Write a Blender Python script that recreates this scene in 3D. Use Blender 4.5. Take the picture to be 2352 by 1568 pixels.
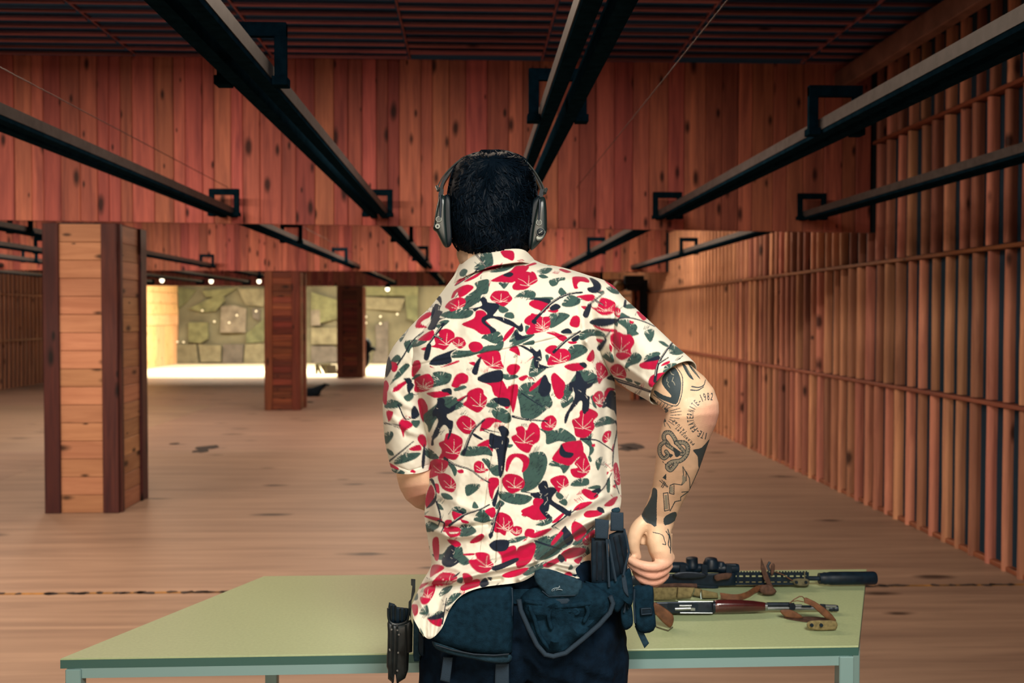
import bpy, bmesh, math, random
import numpy as np
from mathutils import Vector, Matrix, noise as mnoise

random.seed(7)
rng = np.random.default_rng(7)
scene = bpy.context.scene
COL = scene.collection
for o in list(bpy.data.objects):
    bpy.data.objects.remove(o)

# ------------------------------------------------------------------ camera
FPX, CX, CY, EYE = 2287.0, 1176.0, 784.0, 1.47
YAW, PIT, ROLL = -0.0396, -0.0261, 0.0016
CAMR = (Matrix.Rotation(YAW, 3, 'Z') @ Matrix.Rotation(math.pi / 2 + PIT, 3, 'X') @ Matrix.Rotation(ROLL, 3, 'Z'))
cam_data = bpy.data.cameras.new('camera')
cam = bpy.data.objects.new('camera', cam_data)
COL.objects.link(cam)
cam.matrix_world = Matrix.Translation((0, 0, EYE)) @ CAMR.to_4x4()
cam_data.sensor_width = 36.0
cam_data.lens = FPX / 2352.0 * 36.0
cam_data.clip_start = 0.05
cam_data.clip_end = 200
cam_data.dof.use_dof = True
cam_data.dof.focus_distance = 1.83
cam_data.dof.aperture_fstop = 5.6
scene.camera = cam

# ------------------------------------------------------------------ world, lamps, exposure
world = bpy.data.worlds.new('world')
scene.world = world
world.use_nodes = True
world.node_tree.nodes['Background'].inputs[0].default_value = (0.02, 0.06, 0.10, 1)
world.node_tree.nodes['Background'].inputs[1].default_value = 0.5
vs = scene.view_settings
vs.view_transform = 'Standard'
vs.look = 'None'
vs.gamma = 1.0
vs.use_curve_mapping = False
vs.exposure = 0.0


def area_light(name, loc, target, size, power, color, size_y=None, spread=180):
    l = bpy.data.lights.new(name, 'AREA')
    l.energy = power
    l.color = color
    l.shape = 'RECTANGLE'
    l.size = size
    l.size_y = size_y or size
    l.spread = math.radians(spread)
    o = bpy.data.objects.new(name, l)
    COL.objects.link(o)
    o.location = loc
    d = Vector(target) - Vector(loc)
    o.rotation_euler = d.to_track_quat('-Z', 'Y').to_euler()
    return o


WARM = (1.0, 0.77, 0.58)
COOL = (0.75, 0.9, 1.0)
# the photographer's soft light, behind and above the camera
area_light('softbox_lamp', (0.55, -0.05, 2.7), (0.15, 1.9, 1.2), 0.9, 26, (1.0, 0.96, 0.88), None, 90)
# lamps of the bay behind the camera: their light comes through under the header over the firing line
for lx in (-5.5, -2.6, 0.3):
    area_light('rear_bay_lamp', (lx, -8.0, 2.78), (lx, 6.0, 0.9), 0.9, 170, (1.0, 0.82, 0.62), 0.25)
# ceiling strip lamps of the firing bay (before the first header), flush with the ceiling
for lx, pw in ((-6.6, 100), (-4.3, 100), (-2.2, 84), (0.0, 50)):
    area_light('firing_bay_lamp', (lx, 4.9, 3.3), (lx, 4.9, 0), 1.2, pw, WARM, 0.25)
# ceiling strip lamps between the headers
for ly, pw in ((10.2, 22), (13.3, 85), (18.0, 34)):
    for lx in (-7.4, -4.6, -1.2, 1.4):
        area_light('range_bay_lamp', (lx, ly, 3.22), (lx, ly, 0), 1.2, pw * (2.2 if ly < 11 and lx > -2 else 1), WARM, 0.25)
# bright lamps over the target end, hidden above the last header
for lx in (-7.0, -4.0, -1.0, 1.8):
    area_light('target_end_lamp', (lx, 25.6, 3.15), (lx, 26.6, 0.2), 2.4, 460, (1.0, 0.88, 0.68), 0.4, 150)
scene.cycles.use_adaptive_sampling = True
scene.cycles.adaptive_threshold = 0.03
scene.cycles.max_bounces = 4
scene.cycles.diffuse_bounces = 2
scene.cycles.glossy_bounces = 2
scene.cycles.transmission_bounces = 1


def P(px, py, d):
    """point of the place that the photo shows at pixel (px, py), at distance d along the room"""
    v = CAMR @ Vector(((px - CX) / FPX, -(py - CY) / FPX, -1.0))
    t = d / v.y
    return Vector((v.x * t, d, EYE + v.z * t))


CAMI = np.array(CAMR.transposed())


def project(V):
    """numpy (n,3) world -> (n,2) photo pixels (used to lay the shirt print and the tattoos on the surfaces)"""
    L = (V - np.array([0, 0, EYE])) @ CAMI.T
    return np.stack([CX + FPX * L[:, 0] / -L[:, 2], CY - FPX * L[:, 1] / -L[:, 2]], 1)


# ------------------------------------------------------------------ mesh helpers
def link(o):
    COL.objects.link(o)
    return o


def origin_of(o):
    return o.matrix_basis.translation if o.parent is None else origin_of(o.parent) + o.matrix_basis.translation


class MB:
    def __init__(self):
        self.v, self.f = [], []

    def add(self, vs, fs):
        n = len(self.v)
        self.v += [tuple(x) for x in vs]
        self.f += [tuple(i + n for i in f) for f in fs]
        return self

    def box(self, lo, hi):
        x0, y0, z0 = lo
        x1, y1, z1 = hi
        return self.add([(x0, y0, z0), (x1, y0, z0), (x1, y1, z0), (x0, y1, z0), (x0, y0, z1), (x1, y0, z1), (x1, y1, z1), (x0, y1, z1)],
                        [(0, 3, 2, 1), (4, 5, 6, 7), (0, 1, 5, 4), (1, 2, 6, 5), (2, 3, 7, 6), (3, 0, 4, 7)])

    def bbox(self, lo, hi, b):
        """box with chamfered edges"""
        bm = bmesh.new()
        bmesh.ops.create_cube(bm, size=1)
        c = [(lo[i] + hi[i]) / 2 for i in range(3)]
        s = [hi[i] - lo[i] for i in range(3)]
        for v in bm.verts:
            v.co = Vector([c[i] + v.co[i] * s[i] for i in range(3)])
        bmesh.ops.bevel(bm, geom=list(bm.edges), offset=b, segments=1, affect='EDGES')
        bm.verts.index_update()
        self.add([v.co[:] for v in bm.verts], [[v.index for v in f.verts] for f in bm.faces])
        bm.free()
        return self

    def tube(self, path, rad, n=10, cap=True, flat=None):
        path = [Vector(p) for p in path]
        if not hasattr(rad, '__len__'):
            rad = [rad] * len(path)
        vs = []
        up = Vector((0, 0, 1))
        t0 = (path[1] - path[0]).normalized()
        side = t0.cross(up)
        if side.length < 1e-3:
            side = t0.cross(Vector((1, 0, 0)))
        side.normalize()
        for i, p in enumerate(path):
            a = path[max(i - 1, 0)]
            b = path[min(i + 1, len(path) - 1)]
            t = (b - a).normalized()
            side = (side - t * side.dot(t)).normalized()
            u = side.cross(t)
            for k in range(n):
                an = 2 * math.pi * k / n
                r = rad[i]
                r1, r2 = (r if not isinstance(r, tuple) else r[0]), (r if not isinstance(r, tuple) else r[1])
                vs.append(p + side * (r1 * math.cos(an)) + u * (r2 * math.sin(an)))
        fs = []
        m = len(path)
        for i in range(m - 1):
            for k in range(n):
                fs.append((i * n + k, i * n + (k + 1) % n, (i + 1) * n + (k + 1) % n, (i + 1) * n + k))
        if cap:
            fs.append(tuple(reversed(range(n))))
            fs.append(tuple((m - 1) * n + k for k in range(n)))
        return self.add(vs, fs)

    def strap(self, path, width_vec, thick):
        """flat ribbon along path; width_vec list/vec, thickness along the ribbon normal"""
        path = [Vector(p) for p in path]
        wv = width_vec if isinstance(width_vec, list) else [Vector(width_vec)] * len(path)
        vs, fs = [], []
        for i, p in enumerate(path):
            t = (path[min(i + 1, len(path) - 1)] - path[max(i - 1, 0)]).normalized()
            w = Vector(wv[i])
            nn = t.cross(w).normalized() * thick / 2
            vs += [p - w / 2 - nn, p + w / 2 - nn, p + w / 2 + nn, p - w / 2 + nn]
        m = len(path)
        for i in range(m - 1):
            for k in range(4):
                fs.append((i * 4 + k, i * 4 + (k + 1) % 4, (i + 1) * 4 + (k + 1) % 4, (i + 1) * 4 + k))
        fs += [(3, 2, 1, 0), tuple((m - 1) * 4 + k for k in range(4))]
        return self.add(vs, fs)

    def lathe(self, a, b, prof, n=20):
        """prof: list of (t along a->b, radius)"""
        a, b = Vector(a), Vector(b)
        return self.tube([a + (b - a) * t for t, r in prof], [max(r, 1e-4) for t, r in prof], n)

    def rings(self, rings, closed=True, cap=True):
        n = len(rings[0])
        vs = [p for r in rings for p in r]
        fs = []
        for i in range(len(rings) - 1):
            for k in range(n if closed else n - 1):
                fs.append((i * n + k, i * n + (k + 1) % n, (i + 1) * n + (k + 1) % n, (i + 1) * n + k))
        if cap and closed:
            fs.append(tuple(reversed(range(n))))
            fs.append(tuple((len(rings) - 1) * n + k for k in range(n)))
        return self.add(vs, fs)

    def pillow(self, outline, d, thick, bulge, sm=3, wr=0.0, seed=0, edge=0.5, dfun=None):
        """a padded slab: outline in photo pixels at distance d, pillow-shaped towards the viewer, closed behind"""
        pts = smooth_closed(outline, sm) if sm > 1 else [tuple(p) for p in outline]
        cx = sum(p[0] for p in pts) / len(pts)
        cy = sum(p[1] for p in pts) / len(pts)
        df = dfun or (lambda x, y: 0.0)
        rr = [(0.0, thick), (0.0, 0.0), (0.03, -bulge * .45 * edge * 2), (0.09, -bulge * .75), (0.2, -bulge * .92), (0.36, -bulge), (0.56, -bulge * 1.02), (0.78, -bulge * 1.03)]
        rings = []
        for t, dd in rr:
            ring = []
            for (x, y) in pts:
                qx, qy = x + (cx - x) * t, y + (cy - y) * t
                w = 0
                if wr and t > 0:
                    w = wr * mnoise.noise(Vector((qx * .022 + seed, qy * .022, seed * 3.1))) + wr * .5 * mnoise.noise(Vector((qx * .06, qy * .06, seed)))
                ring.append(P(qx, qy, d + dd + df(qx, qy) + w))
            rings.append(ring)
        return self.rings(rings)

    def prism(self, outline, d, thick, sm=1, bev=0.0):
        pts = smooth_closed(outline, sm) if sm > 1 else [tuple(p) for p in outline]
        cx = sum(p[0] for p in pts) / len(pts)
        cy = sum(p[1] for p in pts) / len(pts)
        rings = []
        for dd, s in ((d + thick / 2, 1), (d - thick / 2, 1)) if not bev else ((d + thick / 2, .94), (d + thick / 2 - bev, 1), (d - thick / 2 + bev, 1), (d - thick / 2, .94)):
            rings.append([P(cx + (x - cx) * s, cy + (y - cy) * s, dd) for x, y in pts])
        return self.rings(rings)

    def mesh(self, name, smooth=False, off=None):
        me = bpy.data.meshes.new(name)
        V = self.v
        if off is not None:
            V = [(a - off[0], b - off[1], c - off[2]) for a, b, c in V]
        me.from_pydata(V, [], self.f)
        bm = bmesh.new()
        bm.from_mesh(me)
        bmesh.ops.recalc_face_normals(bm, faces=bm.faces)
        bm.to_mesh(me)
        bm.free()
        if smooth:
            me.shade_smooth()
        return me

    def build(self, name, mat, parent=None, smooth=False, origin=None):
        off = None
        if parent is not None:
            off = origin_of(parent)
        elif origin is not None:
            off = Vector(origin)
        me = self.mesh(name, smooth, off)
        me.materials.append(mat)
        o = link(bpy.data.objects.new(name, me))
        if parent is not None:
            o.parent = parent
        elif origin is not None:
            o.location = off
        if smooth:
            try:
                me.set_sharp_from_angle(angle=math.radians(50))
            except Exception:
                pass
        return o


def smooth_closed(pts, n=4):
    out = []
    m = len(pts)
    for i in range(m):
        p0, p1, p2, p3 = (np.array(pts[(i + k - 1) % m], float) for k in range(4))
        for j in range(n):
            t = j / n
            out.append(tuple(0.5 * ((2 * p1) + (p2 - p0) * t + (2 * p0 - 5 * p1 + 4 * p2 - p3) * t * t + (3 * p1 - p0 - 3 * p2 + p3) * t ** 3)))
    return out


def crom(P_, n):
    """open Catmull-Rom of an (m,k) array to n samples"""
    P_ = np.asarray(P_, float)
    m = len(P_)
    Q = np.vstack([2 * P_[0] - P_[1], P_, 2 * P_[-1] - P_[-2]])
    t = np.linspace(0, m - 1 - 1e-9, n)
    i = t.astype(int)
    u = (t - i)[:, None]
    p0, p1, p2, p3 = Q[i], Q[i + 1], Q[i + 2], Q[i + 3]
    return 0.5 * (2 * p1 + (p2 - p0) * u + (2 * p0 - 5 * p1 + 4 * p2 - p3) * u ** 2 + (3 * p1 - p0 - 3 * p2 + p3) * u ** 3)


def thing(name, label, cat, loc, group=None):
    o = link(bpy.data.objects.new(name, None))
    o.empty_display_size = 0.1
    o.location = loc
    tag(o, label, cat, group)
    return o


def tag(o, label, cat, group=None):
    o['label'] = label
    o['category'] = cat
    if group:
        o['group'] = group
    return o


def struct(o, label=None):
    o['kind'] = 'structure'
    if label:
        o['label'] = label
    return o


def grid_object(name, V, nu, nv, mat, parent, closed_u=False, color=None, smooth=True):
    """V (nv*nu,3) numpy grid -> mesh object, fast path"""
    idx = np.arange(nu * nv).reshape(nv, nu)
    a = idx[:-1, :-1].ravel(); b = idx[:-1, 1:].ravel(); c = idx[1:, 1:].ravel(); d = idx[1:, :-1].ravel()
    F = np.stack([a, b, c, d], 1)
    if closed_u:
        a = idx[:-1, -1]; b = idx[:-1, 0]; c = idx[1:, 0]; d = idx[1:, -1]
        F = np.vstack([F, np.stack([a, b, c, d], 1)])
    return np_object(name, V, F, mat, parent, color, smooth)


def np_object(name, V, F, mat, parent, color=None, smooth=True):
    off = np.array(origin_of(parent)) if parent is not None else np.zeros(3)
    me = bpy.data.meshes.new(name)
    me.vertices.add(len(V))
    me.vertices.foreach_set('co', (V - off).astype(np.float32).ravel())
    me.loops.add(F.size)
    me.loops.foreach_set('vertex_index', F.astype(np.int32).ravel())
    me.polygons.add(len(F))
    me.polygons.foreach_set('loop_start', np.arange(0, F.size, 4, dtype=np.int32))
    me.update(calc_edges=True)
    me.validate()
    if color is not None:
        at = me.color_attributes.new('print', 'FLOAT_COLOR', 'POINT')
        C = np.ones((len(V), 4), np.float32)
        C[:, :3] = color
        at.data.foreach_set('color', C.ravel())
    if smooth:
        me.shade_smooth()
    me.materials.append(mat)
    o = link(bpy.data.objects.new(name, me))
    if parent is not None:
        o.parent = parent
    return o


# ------------------------------------------------------------------ materials
def new_mat(name):
    m = bpy.data.materials.new(name)
    m.use_nodes = True
    nt = m.node_tree
    return m, nt, nt.nodes['Principled BSDF']


def N(nt, typ, **kw):
    n = nt.nodes.new(typ)
    for k, v in kw.items():
        if k.startswith('i_'):
            n.inputs[k[2:].replace('_', ' ')].default_value = v
        else:
            setattr(n, k, v)
    return n


def ramp(nt, stops):
    r = nt.nodes.new('ShaderNodeValToRGB')
    e = r.color_ramp.elements
    while len(e) > 1:
        e.remove(e[-1])
    e[0].position, e[0].color = stops[0][0], (*stops[0][1], 1)
    for p, c in stops[1:]:
        x = e.new(p)
        x.color = (*c, 1)
    return r


def wood(name, light, dark, axis=2, knots=0.5, rough=0.6, scale=1.0, var=0.35, spec=0.3, coarse=1.0, hue=(0.488, 0.512)):
    """board wood: streaks along the axis, knots, one tone per board"""
    m, nt, bs = new_mat(name)
    L = nt.links.new
    geo = N(nt, 'ShaderNodeNewGeometry')
    info = N(nt, 'ShaderNodeObjectInfo')
    off = N(nt, 'ShaderNodeVectorMath', operation='SCALE')
    comb = N(nt, 'ShaderNodeCombineXYZ')
    L(info.outputs['Random'], comb.inputs[0]); L(info.outputs['Random'], comb.inputs[1]); L(info.outputs['Random'], comb.inputs[2])
    L(comb.outputs[0], off.inputs[0]); off.inputs['Scale'].default_value = 37.0
    addv = N(nt, 'ShaderNodeVectorMath', operation='ADD')
    L(geo.outputs['Position'], addv.inputs[0]); L(off.outputs[0], addv.inputs[1])
    mp = N(nt, 'ShaderNodeMapping')
    s = [14.0 * scale] * 3
    s[axis] = 0.9 * scale
    mp.inputs['Scale'].default_value = s
    L(addv.outputs[0], mp.inputs[0])
    n1 = N(nt, 'ShaderNodeTexNoise', i_Scale=1.6 * coarse, i_Detail=4.0, i_Roughness=0.6, i_Distortion=0.6)
    L(mp.outputs[0], n1.inputs['Vector'])
    r1 = ramp(nt, [(0.28, dark), (0.5, tuple((a + b) / 2 for a, b in zip(light, dark))), (0.72, light)])
    L(n1.outputs[0], r1.inputs[0])
    # knots
    mp2 = N(nt, 'ShaderNodeMapping')
    s2 = [7.0 * scale] * 3
    s2[axis] = 2.6 * scale
    mp2.inputs['Scale'].default_value = s2
    L(addv.outputs[0], mp2.inputs[0])
    sx = N(nt, 'ShaderNodeSeparateXYZ')
    L(mp2.outputs[0], sx.inputs[0])
    oth = [k for k in range(3) if k != axis]
    su = N(nt, 'ShaderNodeMath', operation='ADD')
    L(sx.outputs[oth[0]], su.inputs[0]); L(sx.outputs[oth[1]], su.inputs[1])
    cv = N(nt, 'ShaderNodeCombineXYZ')
    L(su.outputs[0], cv.inputs[0]); L(sx.outputs[axis], cv.inputs[1])
    vo = N(nt, 'ShaderNodeTexVoronoi', i_Scale=1.0)
    vo.voronoi_dimensions = '2D'
    L(cv.outputs[0], vo.inputs['Vector'])
    rk = ramp(nt, [(0.05, (1, 1, 1)), (0.16, (0, 0, 0))])
    nz = N(nt, 'ShaderNodeTexNoise', i_Scale=5.0, i_Detail=2.0)
    L(addv.outputs[0], nz.inputs['Vector'])
    sc1 = N(nt, 'ShaderNodeSeparateColor')
    L(vo.outputs['Color'], sc1.inputs[0])
    mz = N(nt, 'ShaderNodeMath', operation='MULTIPLY_ADD')
    L(sc1.outputs[1], mz.inputs[0]); mz.inputs[1].default_value = 1.1; mz.inputs[2].default_value = 0.35
    dv = N(nt, 'ShaderNodeMath', operation='DIVIDE')
    L(vo.outputs['Distance'], dv.inputs[0]); L(mz.outputs[0], dv.inputs[1])
    m2 = N(nt, 'ShaderNodeMath', operation='MULTIPLY_ADD')
    L(nz.outputs[0], m2.inputs[0]); m2.inputs[1].default_value = 0.16; m2.inputs[2].default_value = -0.08
    ad = N(nt, 'ShaderNodeMath', operation='ADD')
    L(dv.outputs[0], ad.inputs[0]); L(m2.outputs[0], ad.inputs[1])
    L(ad.outputs[0], rk.inputs[0])
    sel = N(nt, 'ShaderNodeMath', operation='GREATER_THAN')
    sepc = N(nt, 'ShaderNodeSeparateColor')
    L(vo.outputs['Color'], sepc.inputs[0]); L(sepc.outputs[0], sel.inputs[0]); sel.inputs[1].default_value = 1 - knots
    mk = N(nt, 'ShaderNodeMath', operation='MULTIPLY')
    L(rk.outputs[0], mk.inputs[0]); L(sel.outputs[0], mk.inputs[1])
    mixk = N(nt, 'ShaderNodeMix', data_type='RGBA')
    L(mk.outputs[0], mixk.inputs[0]); L(r1.outputs[0], mixk.inputs[6]); mixk.inputs[7].default_value = (*[c * 0.22 for c in dark], 1)
    hsv = N(nt, 'ShaderNodeHueSaturation')
    mr = N(nt, 'ShaderNodeMapRange')
    mr.inputs[3].default_value = 1 - var
    mr.inputs[4].default_value = 1 + var * 0.7
    L(info.outputs['Random'], mr.inputs[0]); L(mr.outputs[0], hsv.inputs['Value'])
    mh = N(nt, 'ShaderNodeMapRange'); mh.inputs[3].default_value = hue[0]; mh.inputs[4].default_value = hue[1]
    fr = N(nt, 'ShaderNodeMath', operation='FRACT'); ml = N(nt, 'ShaderNodeMath', operation='MULTIPLY'); ml.inputs[1].default_value = 7.3
    L(info.outputs['Random'], ml.inputs[0]); L(ml.outputs[0], fr.inputs[0]); L(fr.outputs[0], mh.inputs[0]); L(mh.outputs[0], hsv.inputs['Hue'])
    L(mixk.outputs[2], hsv.inputs['Color'])
    L(hsv.outputs[0], bs.inputs['Base Color'])
    bs.inputs['Roughness'].default_value = rough
    bs.inputs['Specular IOR Level'].default_value = spec
    bp = N(nt, 'ShaderNodeBump', i_Strength=0.25, i_Distance=0.004)
    L(n1.outputs[0], bp.inputs['Height']); L(bp.outputs[0], bs.inputs['Normal'])
    return m


def plain(name, col, rough=0.5, metal=0.0, spec=0.5, nscale=0, namp=0.25, bump=0.0, bscale=200, coat=0):
    m, nt, bs = new_mat(name)
    L = nt.links.new
    bs.inputs['Base Color'].default_value = (*col, 1)
    bs.inputs['Roughness'].default_value = rough
    bs.inputs['Metallic'].default_value = metal
    bs.inputs['Specular IOR Level'].default_value = spec
    bs.inputs['Coat Weight'].default_value = coat
    tc = N(nt, 'ShaderNodeTexCoord')
    if nscale:
        n = N(nt, 'ShaderNodeTexNoise', i_Scale=nscale, i_Detail=4.0)
        L(tc.outputs['Object'], n.inputs['Vector'])
        r = ramp(nt, [(0.3, tuple(c * (1 - namp) for c in col)), (0.7, tuple(min(1, c * (1 + namp)) for c in col))])
        L(n.outputs[0], r.inputs[0]); L(r.outputs[0], bs.inputs['Base Color'])
    if bump:
        n2 = N(nt, 'ShaderNodeTexNoise', i_Scale=bscale, i_Detail=3.0)
        L(tc.outputs['Object'], n2.inputs['Vector'])
        bp = N(nt, 'ShaderNodeBump', i_Strength=bump, i_Distance=0.002)
        L(n2.outputs[0], bp.inputs['Height']); L(bp.outputs[0], bs.inputs['Normal'])
    return m


def printed(name, rough=0.85, bump=0.15, bscale=700, spec=0.2, sheen=0.0, sss=0.0):
    m, nt, bs = new_mat(name)
    L = nt.links.new
    at = N(nt, 'ShaderNodeVertexColor', layer_name='print')
    L(at.outputs[0], bs.inputs['Base Color'])
    bs.inputs['Roughness'].default_value = rough
    bs.inputs['Specular IOR Level'].default_value = spec
    bs.inputs['Sheen Weight'].default_value = sheen
    if sss:
        bs.inputs['Subsurface Weight'].default_value = sss
        bs.inputs['Subsurface Radius'].default_value = (0.01, 0.004, 0.002)
        bs.inputs['Subsurface Scale'].default_value = 0.5
    tc = N(nt, 'ShaderNodeTexCoord')
    n2 = N(nt, 'ShaderNodeTexNoise', i_Scale=bscale, i_Detail=2.0)
    L(tc.outputs['Object'], n2.inputs['Vector'])
    bp = N(nt, 'ShaderNodeBump', i_Strength=bump, i_Distance=0.001)
    L(n2.outputs[0], bp.inputs['Height']); L(bp.outputs[0], bs.inputs['Normal'])
    return m


M = {}
M['header'] = wood('header_board_wood', (0.62, 0.182, 0.125), (0.27, 0.074, 0.062), 2, 0.6, 0.65, 1.0, 0.34, hue=(0.488, 0.515))
M['header_back'] = plain('dark_void_board', (0.006, 0.016, 0.026), 0.9)
M['ceil_slat'] = wood('ceiling_slat_wood', (0.30, 0.11, 0.12), (0.15, 0.055, 0.065), 0, 0.2, 0.7, 1.0, 0.45)
M['ceil_dark'] = plain('ceiling_backing_dark', (0.006, 0.075, 0.19), 0.9)  # blue puts the navy tint of the shaded ceiling gaps into the colour
M['slat'] = wood('wall_slat_wood', (0.72, 0.32, 0.20), (0.40, 0.155, 0.11), 2, 0.22, 0.6, 1.0, 0.45, hue=(0.49, 0.518))
M['slat_back'] = plain('slat_wall_backing', (0.006, 0.032, 0.065), 0.9)  # navy of the shaded gaps between slats is put into this colour
M['batten'] = wood('wall_batten_wood', (0.36, 0.13, 0.06), (0.2, 0.06, 0.03), 1, 0.3, 0.6)
M['pine'] = wood('column_pine_plank', (0.54, 0.265, 0.15), (0.38, 0.165, 0.09), 0, 0.6, 0.55, 1.0, 0.14, hue=(0.494, 0.508))
M['pine_y'] = wood('column_side_plank', (0.52, 0.26, 0.14), (0.32, 0.14, 0.075), 1, 0.7, 0.6, 1.0, 0.22)
M['stain'] = wood('column_stained_board', (0.10, 0.024, 0.02), (0.03, 0.009, 0.013), 2, 0.35, 0.55, 1.0, 0.3)
M['shaded_red_plank'] = wood('column_shaded_red_plank', (0.24, 0.055, 0.026), (0.075, 0.018, 0.014), 0, 0.6, 0.55, 1.0, 0.45)  # backlit shade of the two farther columns is put into this darker red
M['shaded_red_post'] = wood('column_shaded_red_post', (0.2, 0.05, 0.025), (0.09, 0.022, 0.014), 2, 0.4, 0.55, 1.0, 0.3)  # same shade in the colour of their posts and side planks
M['floor'] = wood('floor_wood', (0.375, 0.25, 0.178), (0.205, 0.132, 0.097), 0, 0.2, 0.5, 0.45, 0.0, 0.35, 1.0)
M['floor_dark'] = plain('floor_dark_marks', (0.03, 0.02, 0.018), 0.9)
M['yellow'] = plain('worn_yellow_line', (0.26, 0.12, 0.02), 0.8, nscale=9, namp=0.8)
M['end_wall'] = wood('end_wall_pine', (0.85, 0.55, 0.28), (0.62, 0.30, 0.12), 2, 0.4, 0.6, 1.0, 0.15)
M['rail'] = plain('black_rail_steel', (0.003, 0.012, 0.020), 0.8, 0.0, 0.0, 30, 0.3)
M['rail_grey'] = plain('grey_rail_steel', (0.10, 0.075, 0.07), 0.5, 0.0, 0.4, 30, 0.3)
M['wire'] = plain('steel_wire', (0.04, 0.022, 0.022), 0.6)
M['table_top'] = plain('pale_green_laminate', (0.37, 0.44, 0.24), 0.4, 0, 0.5, 140, 0.06)
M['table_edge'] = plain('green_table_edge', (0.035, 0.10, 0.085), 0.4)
M['table_steel'] = plain('grey_green_table_steel', (0.19, 0.31, 0.30), 0.42)
M['navy_cloth'] = plain('navy_cordura', (0.004, 0.017, 0.030), 0.85, 0, 0.06, 90, 0.35, 0.5, 500)
M['navy_panel'] = plain('navy_nylon_panel', (0.012, 0.033, 0.05), 0.8, 0, 0.1, 120, 0.3, 0.4, 600)
M['navy_dark'] = plain('dark_navy_trousers', (0.002, 0.008, 0.018), 0.85, 0, 0.08, 60, 0.35, 0.4, 400)
M['webbing'] = plain('grey_blue_webbing', (0.018, 0.032, 0.048), 0.75, 0, 0.15, 0, 0, 0.4, 500)
M['black_plastic'] = plain('black_plastic', (0.003, 0.010, 0.018), 0.55, 0, 0.15, 60, 0.4)
M['holster'] = plain('holster_polymer', (0.008, 0.012, 0.013), 0.45, 0, 0.35, 80, 0.4)
M['cup'] = plain('green_black_earcup', (0.008, 0.016, 0.016), 0.3, 0, 0.4)
M['cushion'] = plain('black_cushion', (0.002, 0.006, 0.010), 0.5, 0, 0.25)
M['chrome'] = plain('dull_chrome', (0.16, 0.18, 0.17), 0.35, 0.8)
M['gunmetal'] = plain('gunmetal', (0.02, 0.028, 0.04), 0.35, 0.5, 0.4, 40, 0.3)
M['gun_black'] = plain('gun_black', (0.004, 0.011, 0.02), 0.42, 0.0, 0.25, 60, 0.4)
M['gun_steel'] = plain('bright_gun_steel', (0.32, 0.34, 0.34), 0.28, 0.85)
M['walnut'] = plain('dark_red_walnut', (0.05, 0.008, 0.008), 0.22, 0, 0.5, 25, 0.5, coat=0.6)
M['leather'] = plain('brown_leather', (0.115, 0.045, 0.018), 0.65, 0, 0.4, 60, 0.4)
M['khaki'] = plain('khaki_webbing', (0.17, 0.135, 0.06), 0.85, 0, 0.2, 120, 0.3)
M['olive'] = plain('olive_patch', (0.09, 0.08, 0.045), 0.8, 0, 0.3, 80, 0.3)
M['white_tag'] = plain('pale_tag', (0.6, 0.75, 0.68), 0.5)
M['rust_cloth'] = plain('rust_brown_cloth', (0.07, 0.034, 0.022), 0.8, 0, 0.3, 90, 0.4)
M['shirt'] = printed('printed_shirt_cotton', 0.9, 0.25, 900, 0.15, 0.1)
M['skin'] = printed('tattooed_skin', 0.52, 0.3, 420, 0.4, 0, 0.0)
M['hair'] = plain('black_hair', (0.0015, 0.005, 0.010), 0.55, 0, 0.08)
M['bulb'] = None

# ================================================================== the room
H_CEIL = 3.34
WR, WL = 3.05, -9.2          # right and left wall faces
Y0, Y1 = -9.0, 30.7


def piece(name, me, parent, loc, rot=None):
    o = link(bpy.data.objects.new(name, me))
    o.parent = parent
    o.location = Vector(loc) - origin_of(parent)
    if rot:
        o.rotation_euler = rot
    return o


def shell(name, lo, hi, mat, label=None):
    return struct(MB().box(lo, hi).build(name, mat), label)


# ---- floor
floor = shell('floor', (WL - .3, Y0, -.12), (WR + .3, Y1, -.022), M['floor_dark'], 'worn wooden floor with long faint grain')
rows = [Y0, -.6, 5.31, 10.9, 16.4, 23.45]
for i in range(len(rows) - 1):
    a, b = rows[i], rows[i + 1]
    xs = [WL - .3, -4.2, WR + .3]
    for j in range(len(xs) - 1):
        MB().bbox((xs[j] + .0015, a + .003, -.022), (xs[j + 1] - .0015, b - .003, 0), .0015).build('floor_panel', M['floor'], floor)
pale = plain('pale_lit_end_floor', (0.72, 0.62, 0.44), 0.55, 0, 0.4, 3, 0.12)  # paler than the other panels: the strong end lighting is put into the colour
MB().box((WL - .3, 23.455, -.022), (WR + .3, Y1, 0.004)).build('floor_panel', pale, floor)
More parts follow.
